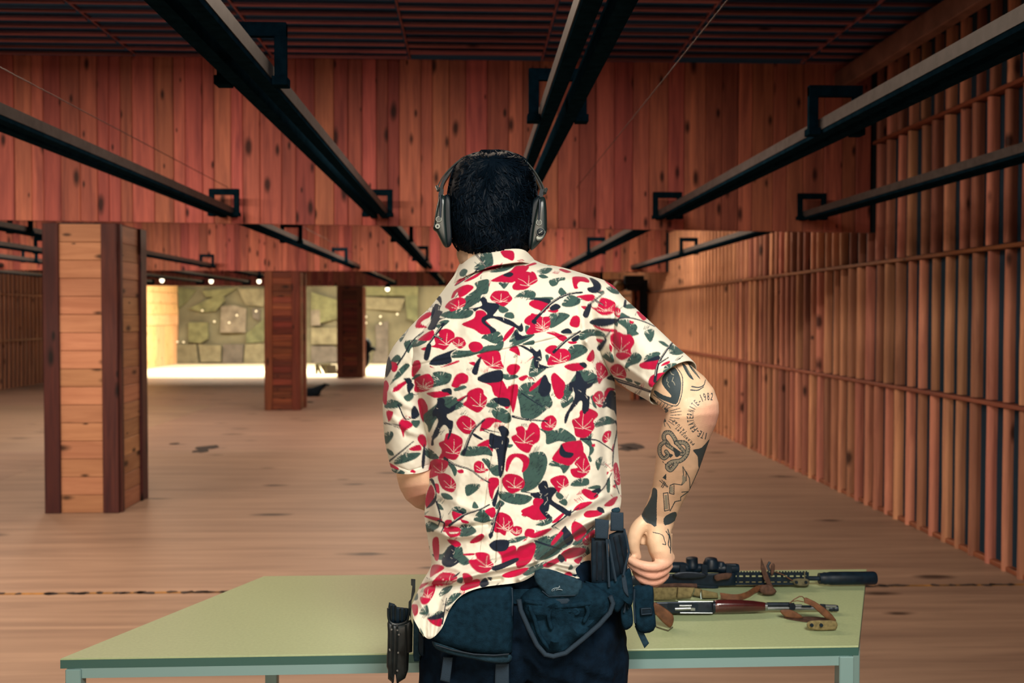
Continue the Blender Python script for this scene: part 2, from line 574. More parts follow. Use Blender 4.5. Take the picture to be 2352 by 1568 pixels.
# worn yellow line and scuffs along the seam in front of the firing table
MB().box((WL, 5.292, 0.0), (WR, 5.322, 0.0015)).build('painted_line', M['yellow'], floor)
sc = MB()
for x0, x1, k in ((-2.5, -.6, 34), (1.9, 3.0, 16)):
    for i in range(k):
        x = random.uniform(x0, x1); w = random.uniform(.012, .05)
        y = 5.305 + random.gauss(0, .006); z = .002
        p = [(x + w * math.cos(t) * random.uniform(.6, 1.2), y + .018 * math.sin(t) * random.uniform(.5, 1.3), z) for t in np.linspace(0, 2 * math.pi, 8)[:-1]]
        q = [(a, b, z + .002) for a, b, c in p]
        sc.rings([p, q])
o = sc.build('seam_scuff', M['floor_dark'], floor); o['kind'] = 'stuff'
for (px, py, w, h) in ((476, 1029, .11, .07), (462, 1037, .1, .05), (1452, 1029, .16, .08), (1440, 1036, .12, .05), (400, 1020, .05, .03)):
    q = P(px, py, 1.47 * FPX / (py - 727))
    ring = [(q.x + w * math.cos(t) * random.uniform(.7, 1.2), q.y + h * 3 * math.sin(t) * random.uniform(.6, 1.2), 0.001) for t in np.linspace(0, 2 * math.pi, 12)[:-1]]
    MB().rings([ring, [(a, b, .003) for a, b, c in ring]]).build('dark_patch', M['floor_dark'], floor)  # irregular dark patches laid flat on the floor

# ---- ceiling: dark backing with wooden slats in one metre panels
ceil = shell('ceiling', (WL - .3, Y0, H_CEIL + .03), (WR + .3, Y1, H_CEIL + .2), M['ceil_dark'], 'dark ceiling hung with narrow wooden slats')
mods = [-5.4, -4.41, -3.42, -2.44, -1.46, -.46, .51, 1.48, 2.45, 3.1]
smesh = {}
for i in range(len(mods) - 1):
    x0, x1 = mods[i], mods[i + 1]
    ph = random.uniform(0, .06)
    wide = 1.0 if i not in (5,) else 1.5
    for k in range(13):
        y = 5.25 + ph + k * .172
        if y > 7.36:
            continue
        w = random.choice((.026, .032, .036, .046)) * wide
        key = (round(x1 - x0, 2), round(w, 3))
        if key not in smesh:
            me = MB().bbox((-(x1 - x0) / 2 + .012, -w / 2, -.008), ((x1 - x0) / 2 - .012, w / 2, .008), .002).mesh('slat')
            me.materials.append(M['ceil_slat'])
            smesh[key] = me
        piece('slat', smesh[key], ceil, ((x0 + x1) / 2, y, H_CEIL + .008 + random.uniform(-.002, .002)))
    MB().box((x1 - .006, 5.2, H_CEIL + .012), (x1 + .006, 7.4, H_CEIL + .03)).build('panel_strip', M['ceil_slat'], ceil)
mb = MB()
for k in range(46):
    y = -.4 + k * .172
    if y < 5.1:
        mb.box((WL, y, H_CEIL), (WR, y + .035, H_CEIL + .016))
o = mb.build('slat_run', M['ceil_slat'], ceil); o['kind'] = 'stuff'

# ---- headers: board-clad beams hanging across the range
hmesh = {}


def header(name, y, xa, xb, zfun, label, ztop=H_CEIL + .06, chunk=None):
    hz = min(zfun(xa), zfun(xb))
    core = MB()
    n = 40
    xs = np.linspace(WL - .2, WR + .2, n)
    A = [(x, y + .028, zfun(x) + .004) for x in xs]; B = [(x, y + .028, ztop) for x in xs]
    A2 = [(x, y + .09, zfun(x) + .004) for x in xs]; B2 = [(x, y + .09, ztop) for x in xs]
    core.rings([A, B, B2, A2, A], closed=False)
    h = struct(core.build(name, M['header_back']), label)
    x = xa
    i = 0
    while x < xb - .02:
        w = min(random.choice((.085, .105, .125, .125, .14, .16)), xb - x)
        z0, z1 = zfun(x), zfun(x + w)
        dy = random.uniform(0, .006)
        m = MB()
        t = .005
        x0, x1 = x + .0012, x + w - .0012
        m.add([(x0 + t, y + dy, z0), (x1 - t, y + dy, z1), (x1 - t, y + dy, ztop), (x0 + t, y + dy, ztop),
               (x0, y + dy + t, z0), (x1, y + dy + t, z1), (x1, y + dy + t, ztop), (x0, y + dy + t, ztop),
               (x0, y + .03, z0), (x1, y + .03, z1), (x1, y + .03, ztop), (x0, y + .03, ztop)],
              [(0, 1, 2, 3), (4, 0, 3, 7), (1, 5, 6, 2), (8, 4, 7, 11), (5, 9, 10, 6), (0, 4, 5, 1), (4, 8, 9, 5), (9, 8, 11, 10)])
        m.build('plank', M['header'], h)
        x += w
    return h


zf1 = lambda x: 2.165 - .0095 * (x + 3.5)
header('wall_header_front', 7.47, -4.3, 3.02, zf1, 'first board-clad header hanging across the range')
header('wall_header_middle', 15.48, -7.7, 3.02, lambda x: 2.15, 'second header hanging behind the first one')
header('wall_header_far', 23.55, -9.2, 3.02, lambda x: 2.15, 'last header in front of the bright target end')
header('wall_header_firing_line', -.57, -9.2, -9.1, lambda x: 2.15, 'header over the firing line behind the camera')
mb = MB()
for k in range(35):
    x = WL + k * .14
    if x < -4.4:
        mb.box((x, 7.47, zf1(x)), (x + .137, 7.5, H_CEIL))
o = mb.build('plank_run', M['header'], bpy.data.objects['wall_header_front']); o['kind'] = 'stuff'

# ---- right wall: half-round slats in four tiers between battens
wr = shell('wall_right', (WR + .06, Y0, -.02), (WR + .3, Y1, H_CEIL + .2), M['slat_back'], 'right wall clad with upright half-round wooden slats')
tiers = [(.0, .94), (.975, 1.855), (1.89, 2.765), (2.80, 3.33)]


FIN = [(.012, -.019), (-.020, -.021), (-.036, -.020), (-.046, -.014), (-.051, -.004), (-.051, .006), (-.046, .016), (-.036, .022), (.012, .022)]


def slat_mesh(h, r, seed):
    m = MB()
    rr = random.Random(seed)
    rings = []
    for k in range(4):
        ox = rr.uniform(-.003, .003); j = r * rr.uniform(.94, 1.06)
        rings.append([(a * (.9 + j * .1), ox + b * j, h * k / 3) for a, b in FIN])
    m.rings(rings)
    me = m.mesh('slat', True)
    me.set_sharp_from_angle(angle=math.radians(50))
    me.materials.append(M['slat'])
    return me


PITCH = .182
for ti, (z0, z1) in enumerate(tiers):
    var = [slat_mesh(z1 - z0, r, ti * 10 + i) for i, r in enumerate((1.0, 1.12, 1.25, .9))]
    y = 4.7
    while y < 11.6:
        o = piece('slat', random.choice(var), wr, (WR + .055 + random.uniform(-.012, .01), y + random.uniform(-.008, .008), z0), (0, 0, random.uniform(-.12, .12)))
        y += PITCH
mb = MB()
for z0, z1 in tiers:
    y = 11.6
    while y < 23.4:
        j = .054 * random.uniform(.92, 1.1)
        mb.rings([[(WR + .055 + a, y + b * j * 18.5, z) for a, b in FIN] for z in (z0, z1)])
        y += PITCH
    y = -8.9
    while y < 4.6:
        mb.rings([[(WR + .055 + a, y + b, z) for a, b in FIN] for z in (z0, z1)])
        y += PITCH
o = mb.build('slat_run', M['slat'], wr, True); o['kind'] = 'stuff'
for z in (.957, 1.872, 2.783):
    MB().bbox((WR - .012, Y0, z - .012), (WR + .07, 23.5, z + .012), .003).build('batten', M['batten'], wr)
MB().bbox((WR + .02, Y0, 0), (WR + .08, 23.5, .03), .004).build('batten', M['batten'], wr)
struct(MB().bbox((2.72, -1.0, 3.16), (2.80, 7.44, 3.30), .006).build('trim_1', plain('dusty_trim_board', (.2, .1, .075), .7, 0, .3, 6, .3)), 'long board under the ceiling beside the right wall')

# ---- left wall
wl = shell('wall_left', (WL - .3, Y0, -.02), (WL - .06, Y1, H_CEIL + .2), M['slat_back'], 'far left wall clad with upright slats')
mb = MB()
for z0, z1 in tiers:
    y = 8.0
    while y < 23.4:
        j = .055 * random.uniform(.92, 1.1)
        mb.rings([[(WL - .055 - a, y + b * j * 18.5, z) for a, b in FIN] for z in (z0, z1)])
        y += PITCH
o = mb.build('slat_run', M['slat'], wl, True); o['kind'] = 'stuff'
for z in (.957, 1.872, 2.783):
    MB().bbox((WL - .07, Y0, z - .012), (WL + .012, 23.5, z + .012), .003).build('batten', M['batten'], wl)
# ---- wall behind the camera
shell('wall_back', (WL - .3, Y0 - .2, -.02), (WR + .3, Y0, H_CEIL + .2), M['batten'], 'plain wooden wall behind the firing line')

# ---- the lit target end: side boards and end wall
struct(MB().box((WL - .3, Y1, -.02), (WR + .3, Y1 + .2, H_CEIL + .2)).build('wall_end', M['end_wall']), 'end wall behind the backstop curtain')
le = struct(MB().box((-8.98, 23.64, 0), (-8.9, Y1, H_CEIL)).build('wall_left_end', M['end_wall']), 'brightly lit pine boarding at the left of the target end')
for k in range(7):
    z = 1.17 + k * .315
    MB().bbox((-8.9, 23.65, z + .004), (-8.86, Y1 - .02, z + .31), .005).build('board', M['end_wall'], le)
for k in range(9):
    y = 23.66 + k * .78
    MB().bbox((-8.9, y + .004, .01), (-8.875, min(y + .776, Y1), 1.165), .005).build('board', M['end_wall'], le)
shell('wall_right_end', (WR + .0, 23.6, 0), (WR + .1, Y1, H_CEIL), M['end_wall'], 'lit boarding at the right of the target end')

# ---- columns
def column(name, y, x0, x1, dep, mats, np_, label):
    t = struct(MB().box((x0 + .03, y + .03, 0), (x1 - .03, y + dep - .03, 2.15)).build(name, M['header_back']), label)
    pf, ps, pc = mats
    cb = (x1 - x0) * .215
    # corner boards
    for a, b in ((x0, x0 + cb), (x1 - cb, x1)):
        MB().bbox((a, y - .012, 0), (b, y + .025, 2.145), .004).build('corner_board', pc, t)
    for yy in ((y + .026, y + .026 + .05), (y + dep - .14, y + dep)):
        MB().bbox((x1 - .012, yy[0], 0), (x1 + .014, yy[1], 2.145), .003).build('corner_board', pc, t)
    MB().bbox((x0 - .014, y + .026, 0), (x0 + .012, y + dep, 2.145), .003).build('corner_board', pc, t)
    MB().bbox((x0 + .02, y + dep - .03, 0), (x1 - .02, y + dep, 2.145), .003).build('corner_board', pc, t)
    h = 2.14 / np_
    for k in range(np_):
        d = random.uniform(0, .004)
        MB().bbox((x0 + cb - .004, y + .004 + d, k * h + .0015), (x1 - cb + .004, y + .032, (k + 1) * h - .0015), .003).build('plank', pf, t)
        MB().bbox((x1 - .032, y + .07, k * h + .0015), (x1 - .004 - d, y + dep - .13, (k + 1) * h - .0015), .003).build('plank', ps, t)
    return t


column('wall_column_near', 7.47, -3.16, -2.62, .62, (M['pine'], M['pine_y'], M['stain']), 16, 'nearest square wooden column clad with pale planks')
column('wall_column_middle', 15.48, -3.2, -2.67, .6, (M['shaded_red_plank'], M['shaded_red_post'], M['shaded_red_post']), 22, 'second square column clad with planks toned red-brown for shade')
column('wall_column_far', 23.50, -3.17, -2.58, .6, (M['shaded_red_plank'], M['shaded_red_post'], M['shaded_red_post']), 22, 'last square column standing at the bright target end')

# ---- partition with a doorway at the far right
pt = struct(MB().box((1.75, 17.3, 0), (2.42, 17.38, 2.1)).box((2.78, 17.3, 0), (WR + .05, 17.38, 2.1)).box((2.42, 17.3, 1.92), (2.78, 17.38, 2.1)).build('wall_partition', M['header_back']), 'slatted partition with a narrow doorway at the far right')
for k in range(13):
    x = 1.77 + k * .09
    zz = 0 if not (2.33 < x < 2.8) else 1.93
    MB().bbox((x, 17.26, zz), (x + .055, 17.3, 2.09), .004).build('slat', M['header'], pt)
for x in (2.40, 2.76):
    MB().bbox((x, 17.2, 0), (x + .05, 17.3, 1.95), .005).build('door_jamb', M['batten'], pt)
MB().bbox((1.75, 17.2, 1.86), (2.42, 17.27, 1.92), .005).build('cross_rail', M['batten'], pt)
cab = thing('cable_box', 'small dark box mounted above the narrow doorway', 'box', (2.78, 17.15, 1.9))
MB().bbox((2.62, 17.05, 2.0), (2.95, 17.24, 2.16), .01).build('lid', M['gun_black'], cab)
MB().bbox((2.66, 17.08, 1.9), (2.88, 17.24, 2.0), .01).build('body', M['gun_black'], cab)
dl = thing('door_lamp', 'dull yellowish bulkhead lamp over the narrow doorway', 'lamp', (2.5, 17.2, 1.9))
MB().lathe((2.52, 17.2, 1.98), (2.52, 17.08, 1.98), [(0, .09), (.6, .085), (.9, .06), (1, .01)], 14).build('cover', plain('yellowed_cover', (.35, .24, .1), .5), dl, True)
MB().bbox((2.43, 17.19, 1.89), (2.61, 17.21, 2.07), .006).build('backplate', M['batten'], dl)

# ---- backstop curtain
bc = thing('backstop_curtain', 'patched olive and khaki backstop curtain across the far end', 'curtain', (-3, 30.5, 0))
cm = plain('olive_khaki_rubber', (0.105, 0.095, 0.06), .85, 0, .2, 1.3, .35)
nu, nv = 90, 14
X = np.linspace(-8.85, WR - .05, nu); Z = np.linspace(0.01, 3.2, nv)
XX, ZZ = np.meshgrid(X, Z)
YY = 30.4 + .05 * np.sin(XX * 2.3) + .03 * np.sin(XX * 5.1 + ZZ)
grid_object('curtain_sheet', np.stack([XX.ravel(), YY.ravel(), ZZ.ravel()], 1), nu, nv, cm, bc)
pcols = {'o': (0.115, 0.12, 0.05), 'k': (0.15, 0.13, 0.08), 'p': (0.07, 0.055, 0.06), 'g': (0.07, 0.085, 0.035), 'w': (0.16, 0.13, 0.11)}
pm = {k: plain('backstop_patch_' + n, tuple(.55 * a + .45 * b for a, b in zip(pcols[k], (.105, .095, .06))), .85, 0, .2, 4, .3) for k, n in zip('okpgw', ('olive', 'khaki', 'plum', 'green', 'tan'))}
S5 = lambda pts: [(320 + x / 3.675, 600 + y / 3.675) for x, y in pts]
PT = [('g', [(320, 215), (480, 240), (400, 340), (330, 400)]), ('o', [(415, 400), (560, 330), (700, 270), (720, 330), (640, 420), (530, 430)]),
      ('o', [(415, 515), (580, 515), (580, 650), (520, 690), (415, 680)]), ('w', [(690, 380), (800, 370), (900, 400), (895, 600), (680, 600)]),
      ('p', [(710, 700), (880, 700), (870, 860), (700, 860)]), ('k', [(310, 700), (480, 700), (500, 860), (310, 860)]), ('k', [(500, 700), (690, 710), (690, 850), (520, 850)]),
      ('k', [(890, 700), (1060, 690), (1060, 860), (880, 860)]), ('g', [(900, 610), (1060, 480), (1060, 680), (900, 690)]), ('k', [(830, 230), (1060, 230), (1060, 380), (900, 370)]),
      ('o', [(530, 250), (820, 225), (700, 300), (560, 300)]), ('p', [(950, 400), (1020, 400), (1010, 500), (960, 480)]),
      ('o', [(1450, 260), (1680, 330), (1680, 480), (1530, 520), (1450, 420)]), ('w', [(1450, 410), (1525, 410), (1525, 540), (1450, 540)]),
      ('p', [(1450, 715), (1640, 715), (1670, 740), (1670, 850), (1450, 860)]), ('k', [(1450, 560), (1680, 560), (1680, 700), (1450, 700)]),
      ('k', [(1900, 300), (2240, 320), (2200, 420), (1900, 400)]), ('p', [(1990, 540), (2100, 500), (2100, 860), (1960, 860), (2000, 700)]), ('g', [(2240, 260), (2350, 260), (2350, 520), (2260, 480)]),
      ('o', [(1900, 215), (2350, 215), (2350, 290), (1900, 290)])]
for c, pts in PT:
    pts = S5(pts)
    ring = [P(x, y, 30.27 - random.uniform(0, .03)) for x, y in smooth_closed(pts, 1)]
    y = random.uniform(30.24, 30.28)
    MB().rings([[(p.x, 30.31, p.z) for p in ring], [(p.x, y, p.z) for p in ring]]).build('patch', pm[c], bc)
hm = plain('pale_hole_edge', (.8, .75, .6), .7)
for x, y in S5([(632, 508), (757, 517), (822, 455), (320, 680), (372, 682), (530, 415), (2035, 465), (2035, 525), (2177, 445), (1912, 468), (1912, 520), (985, 420)]):
    q = P(x, y, 30.22)
    MB().lathe(q, q + Vector((0, .03, 0)), [(0, .026), (1, .03)], 9).build('punched_hole', hm, bc)

# ---- twin target rails with saddle hoops
RAILS = [(-1.80, .5, 22.6, (7.32, 10.0, 13.6)), (-.69, .6, 22.6, (3.17, 7.3, 9.8, 13.2, 17)), (.315, .6, 16.2, (3.71, 9.5)), (1.44, .6, 15.75, (3.93, 7.34, 11.6)),
         (2.53, .6, 15.75, (7.36, 11.6)), (-4.0, 3.0, 22.6, (9.0, 15.2, 18.5)), (-5.07, 6.0, 22.6, (12.0,)), (-6.1, 6.0, 22.6, (14.0,)), (-7.2, 6.0, 22.6, (15.0,)), (-8.2, 6.0, 22.6, ())]
names = ['twin target rail running left of the headset', 'twin target rail passing left above the head', 'twin target rail ending behind the head', 'long target rail descending toward the right shoulder',
         'target rail closest to the slatted right wall', 'first rail beyond the near column', 'second rail beyond the near column', 'third rail beyond the near column', 'fourth rail beyond the near column', 'rail beside the far left wall']
RM = plain('grey_black_rail_paint', (0.004, 0.014, 0.024), .8, 0, 0, 25, .3)
RG = plain('lit_rail_side', (0.06, 0.054, 0.055), .55, 0, .3, 25, .25)  # paler than the channel: light on the outer rail sides put into colour
for (x, ya, yb, hoops), lab in zip(RAILS, names):
    t = thing('target_rail', lab, 'rail', (x, ya, 2.19), 'target carrier rails under the ceiling')
    for s in (-1, 1):
        cx = x + s * .040
        m = MB()
        # channel: web and two lips
        m.box((cx - .023, ya, 2.19), (cx + .023, yb, 2.198)).box((cx - .023, ya, 2.198), (cx - .019, yb, 2.244)).box((cx + .019, ya, 2.198), (cx + .023, yb, 2.244)).box((cx - .023, ya, 2.244), (cx + .023, yb, 2.25))
        m.build('channel', RM, t)
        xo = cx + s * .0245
        MB().box((xo - .0015, ya, 2.206), (xo + .0015, yb, 2.25)).build('lit_side_plate', RG, t)
    for hy in hoops:
        m = MB()
        m.bbox((x - .108, hy - .012, 2.19), (x - .070, hy + .012, 2.38), .002).bbox((x + .070, hy - .012, 2.19), (x + .108, hy + .012, 2.38), .002)
        m.bbox((x - .108, hy - .013, 2.34), (x + .108, hy + .013, 2.384), .002)
        hb = m.build('saddle_hoop', M['rail'], t)
        for s in (-1, 1):
            MB().bbox((x + s * .089 - .024, hy - .03, 2.186), (x + s * .089 + .024, hy + .03, 2.214), .002).build('clamp', M['rail'], t)
    MB().bbox((x - .09, yb - .05, 2.15), (x + .09, yb + .02, 2.27), .006).build('end_stop', M['rail'], t)
for (xa, za, ya, yb, lab) in ((-1.81, 2.42, 1.0, 22, 'thin cable stretched above the left rail'), (.78, 2.44, 1.0, 15.4, 'thin cable stretched right of the head'), (1.43, 2.275, 1.0, 15.6, 'thin cable just over the long right rail'),
                              (2.54, 2.265, 1.0, 15.6, 'thin cable over the rail near the right wall'), (-3.95, 2.5, 2.0, 7.4, 'thin cable reaching the near column')):
    o = MB().tube([(xa, ya, za), (xa, (ya + yb) / 2, za - .01), (xa, yb, za)], .0022, 6).build('steel_cable', M['wire'], None, True, origin=(xa, ya, za))
    tag(o, lab, 'cable', 'steel cables along the lanes')

# ---- small lamps at the rail ends
em, nt, bs = new_mat('lit_bulb')
bs.inputs['Emission Color'].default_value = (1, .85, .6, 1)
bs.inputs['Emission Strength'].default_value = 3.5
for (px, py, d, lab) in ((372, 640, 22.9, 'bright small lamp hanging by the near column'), (485, 642, 22.9, 'small lamp hanging middle of three'), (595, 642, 22.9, 'small lamp hanging beside the second column'), (890, 660, 23.2, 'small lamp left of the shoulder')):
    q = P(px, py, d)
    t = thing('spot_lamp', lab, 'lamp', q, 'small lamps at the rail ends')
    if d > 20:
        MB().tube([q + Vector((0, .02, .08)), (q.x, q.y + .02, H_CEIL + .03)], .008, 6).build('hanging_rod', M['rail'], t)
    MB().lathe(q + Vector((0, .02, .09)), q + Vector((0, .0, -.01)), [(0, .02), (.3, .05), (1, .06)], 12).build('housing', M['rail'], t, True)
    MB().lathe(q + Vector((0, 0, -.005)), q + Vector((0, 0, -.09)), [(0, .045), (.5, .05), (.9, .03), (1, .005)], 12).build('bulb', em, t, True)

# ---- things lying downrange
q = P(716, 912, 18.2)
t = thing('black_bag', 'black bag slumped on the floor by the second column', 'bag', (q.x, 18.2, 0))
MB().pillow([(700, 915), (702, 893), (715, 890), (728, 886), (740, 882), (752, 881), (748, 888), (738, 897), (733, 908), (716, 913)], 18.2, .25, .12, 2).build('sack', M['black_plastic'], t, True)
MB().tube([P(735, 893, 18.1), P(745, 882, 18.05), P(755, 884, 18.1)], .02, 6).build('strap', M['black_plastic'], t, True)
o = MB().pillow([(700, 931), (702, 923), (716, 922), (726, 926), (722, 931)], 16.9, .1, .05, 2).build('dropped_cap', M['black_plastic'], None, True, origin=(P(714, 931, 16.9).x, 16.9, 0))
tag(o, 'small dark lump on the floor right of the second column', 'cap')
q = P(846, 860, 24.3)
t = thing('rubber_bundle', 'tall black lumpy bundle leaning on the last column', 'bundle', (q.x, 24.3, 0))
MB().pillow([(824, 860), (822, 782), (834, 777), (847, 778), (854, 792), (852, 798), (860, 802), (848, 806), (850, 820), (847, 838), (838, 850), (836, 862)], 24.3, .3, .15, 2).build('mass', M['black_plastic'], t, True)
MB().tube([P(848, 800, 24.2), P(856, 799, 24.15), P(861, 803, 24.2)], .04, 6).build('stub', M['black_plastic'], t, True)
q = P(750, 866, 25.0)
t = thing('trestle', 'low trestle with a leaning board between the far columns', 'trestle', (q.x, 25, 0))
MB().prism([(733, 836), (772, 838), (776, 864), (750, 865)], 25.1, .04).build('board', pm['p'], t)
for a, b in (((727, 836), (727, 864)), ((729, 837), (740, 865)), ((747, 838), (748, 866))):
    MB().tube([P(*a, 25), P(*b, 24.95)], .035, 6).build('leg', M['olive'], t)
MB().tube([P(725, 836, 25), P(760, 836, 25)], .03, 6).build('top_bar', M['olive'], t)

# ================================================================== the table
tb = thing('table', 'pale green laminate table with slanted ends and steel legs', 'table', (.1, 2.4, 0))
FL, RL, RR, FR = (-.863, 2.104), (-.576, 2.754), (1.121, 2.773), (.843, 2.125)
c4 = [FL, RL, RR, FR]
cxm, cym = sum(p[0] for p in c4) / 4, sum(p[1] for p in c4) / 4
ins = lambda p, k: (cxm + (p[0] - cxm) * k, cym + (p[1] - cym) * k)
MB().rings([[(*p, .7495) for p in c4], [(*ins(p, .998), .7505) for p in c4]]).rings([[(*ins(p, .9995), .747) for p in c4], [(*ins(p, .9995), .7495) for p in c4]]).build('table_top', M['table_top'], tb)
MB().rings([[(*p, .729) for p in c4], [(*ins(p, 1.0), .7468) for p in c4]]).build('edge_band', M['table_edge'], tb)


def bar(a, b, w, z0, z1):
    a, b = Vector((*a, 0)), Vector((*b, 0))
    t = (b - a).normalized(); n = Vector((-t.y, t.x, 0)) * w / 2
    return [[(p.x, p.y, z) for p in (a - n, b - n, b + n, a + n)] for z in (z0, z1)]


i4 = [ins(p, .97) for p in c4]
for k in range(4):
    m = MB(); m.rings(bar(i4[k], i4[(k + 1) % 4], .02, .708, .7288)); m.build('apron', M['table_steel'], tb)
for (x, y) in ((i4[0][0] - .002, i4[0][1]), (-.548, 2.725), (1.075, 2.755), (.815, i4[3][1])):
    MB().bbox((x - .016, y - .016, 0), (x + .016, y + .016, .7285), .002).build('leg', M['table_steel'], tb)

# ================================================================== the shirt print (flat print, laid on the shirt)
RX0, RY0, RS = 850, 550, 2
RAS = np.zeros(((1500 - RY0) * RS, (1620 - RX0) * RS), np.uint8)   # 0 cream 1 red 2 green 3 navy


def fill(ras, pts, val, x0, y0, s, only=None):
    p = np.array(pts, float)
    p = (p - [x0, y0]) * s
    xa, ya = np.floor(p.min(0)).astype(int) - 1
    xb, yb = np.ceil(p.max(0)).astype(int) + 1
    xa, ya = max(xa, 0), max(ya, 0)
    xb, yb = min(xb, ras.shape[1]), min(yb, ras.shape[0])
    if xb <= xa or yb <= ya:
        return
    X, Y = np.meshgrid(np.arange(xa, xb) + .5, np.arange(ya, yb) + .5)
    ins = np.zeros(X.shape, bool)
    n = len(p)
    for i in range(n):
        (x1, y1), (x2, y2) = p[i], p[(i + 1) % n]
        if y1 == y2:
            continue
        c = ((y1 > Y) != (y2 > Y)) & (X < (x2 - x1) * (Y - y1) / (y2 - y1) + x1)
        ins ^= c
    sub = ras[ya:yb, xa:xb]
    if only is not None:
        ins &= sub == only
    sub[ins] = val


def stroke(ras, pts, w, val, x0, y0, s, w2=None, only=None):
    pts = [np.array(q, float) for q in pts]
    n = len(pts)
    for i in range(n - 1):
        a = (pts[i] - [x0, y0]) * s
        b = (pts[i + 1] - [x0, y0]) * s
        wa = (w + (w2 - w) * i / (n - 1) if w2 else w) * s / 2
        wb = (w + (w2 - w) * (i + 1) / (n - 1) if w2 else w) * s / 2
        m = max(wa, wb) + 2
        lo = np.floor(np.minimum(a, b) - m).astype(int)
        hi = np.ceil(np.maximum(a, b) + m).astype(int)
        xa, ya = max(lo[0], 0), max(lo[1], 0)
        xb, yb = min(hi[0], ras.shape[1]), min(hi[1], ras.shape[0])
        if xb <= xa or yb <= ya:
            continue
        X, Y = np.meshgrid(np.arange(xa, xb) + .5, np.arange(ya, yb) + .5)
        d = b - a
        L = max((d ** 2).sum(), 1e-6)
        t = np.clip(((X - a[0]) * d[0] + (Y - a[1]) * d[1]) / L, 0, 1)
        dist = np.hypot(X - a[0] - t * d[0], Y - a[1] - t * d[1])
        hit = dist < wa + (wb - wa) * t
        sub = ras[ya:yb, xa:xb]
        if only is not None:
            hit &= sub == only
        sub[hit] = val


CROPS = {'A': (860, 560, 4.6125), 'B': (1220, 600, 4.6125), 'C': (860, 860, 4.355), 'D': (1160, 880, 4.6125), 'E': (860, 1180, 4.041), 'F': (1180, 1150, 3.75)}


def parse(txt):
    return [[tuple(float(v) for v in q.split(',')) for q in line.split()] for line in txt.strip().split('\n') if line.strip()]


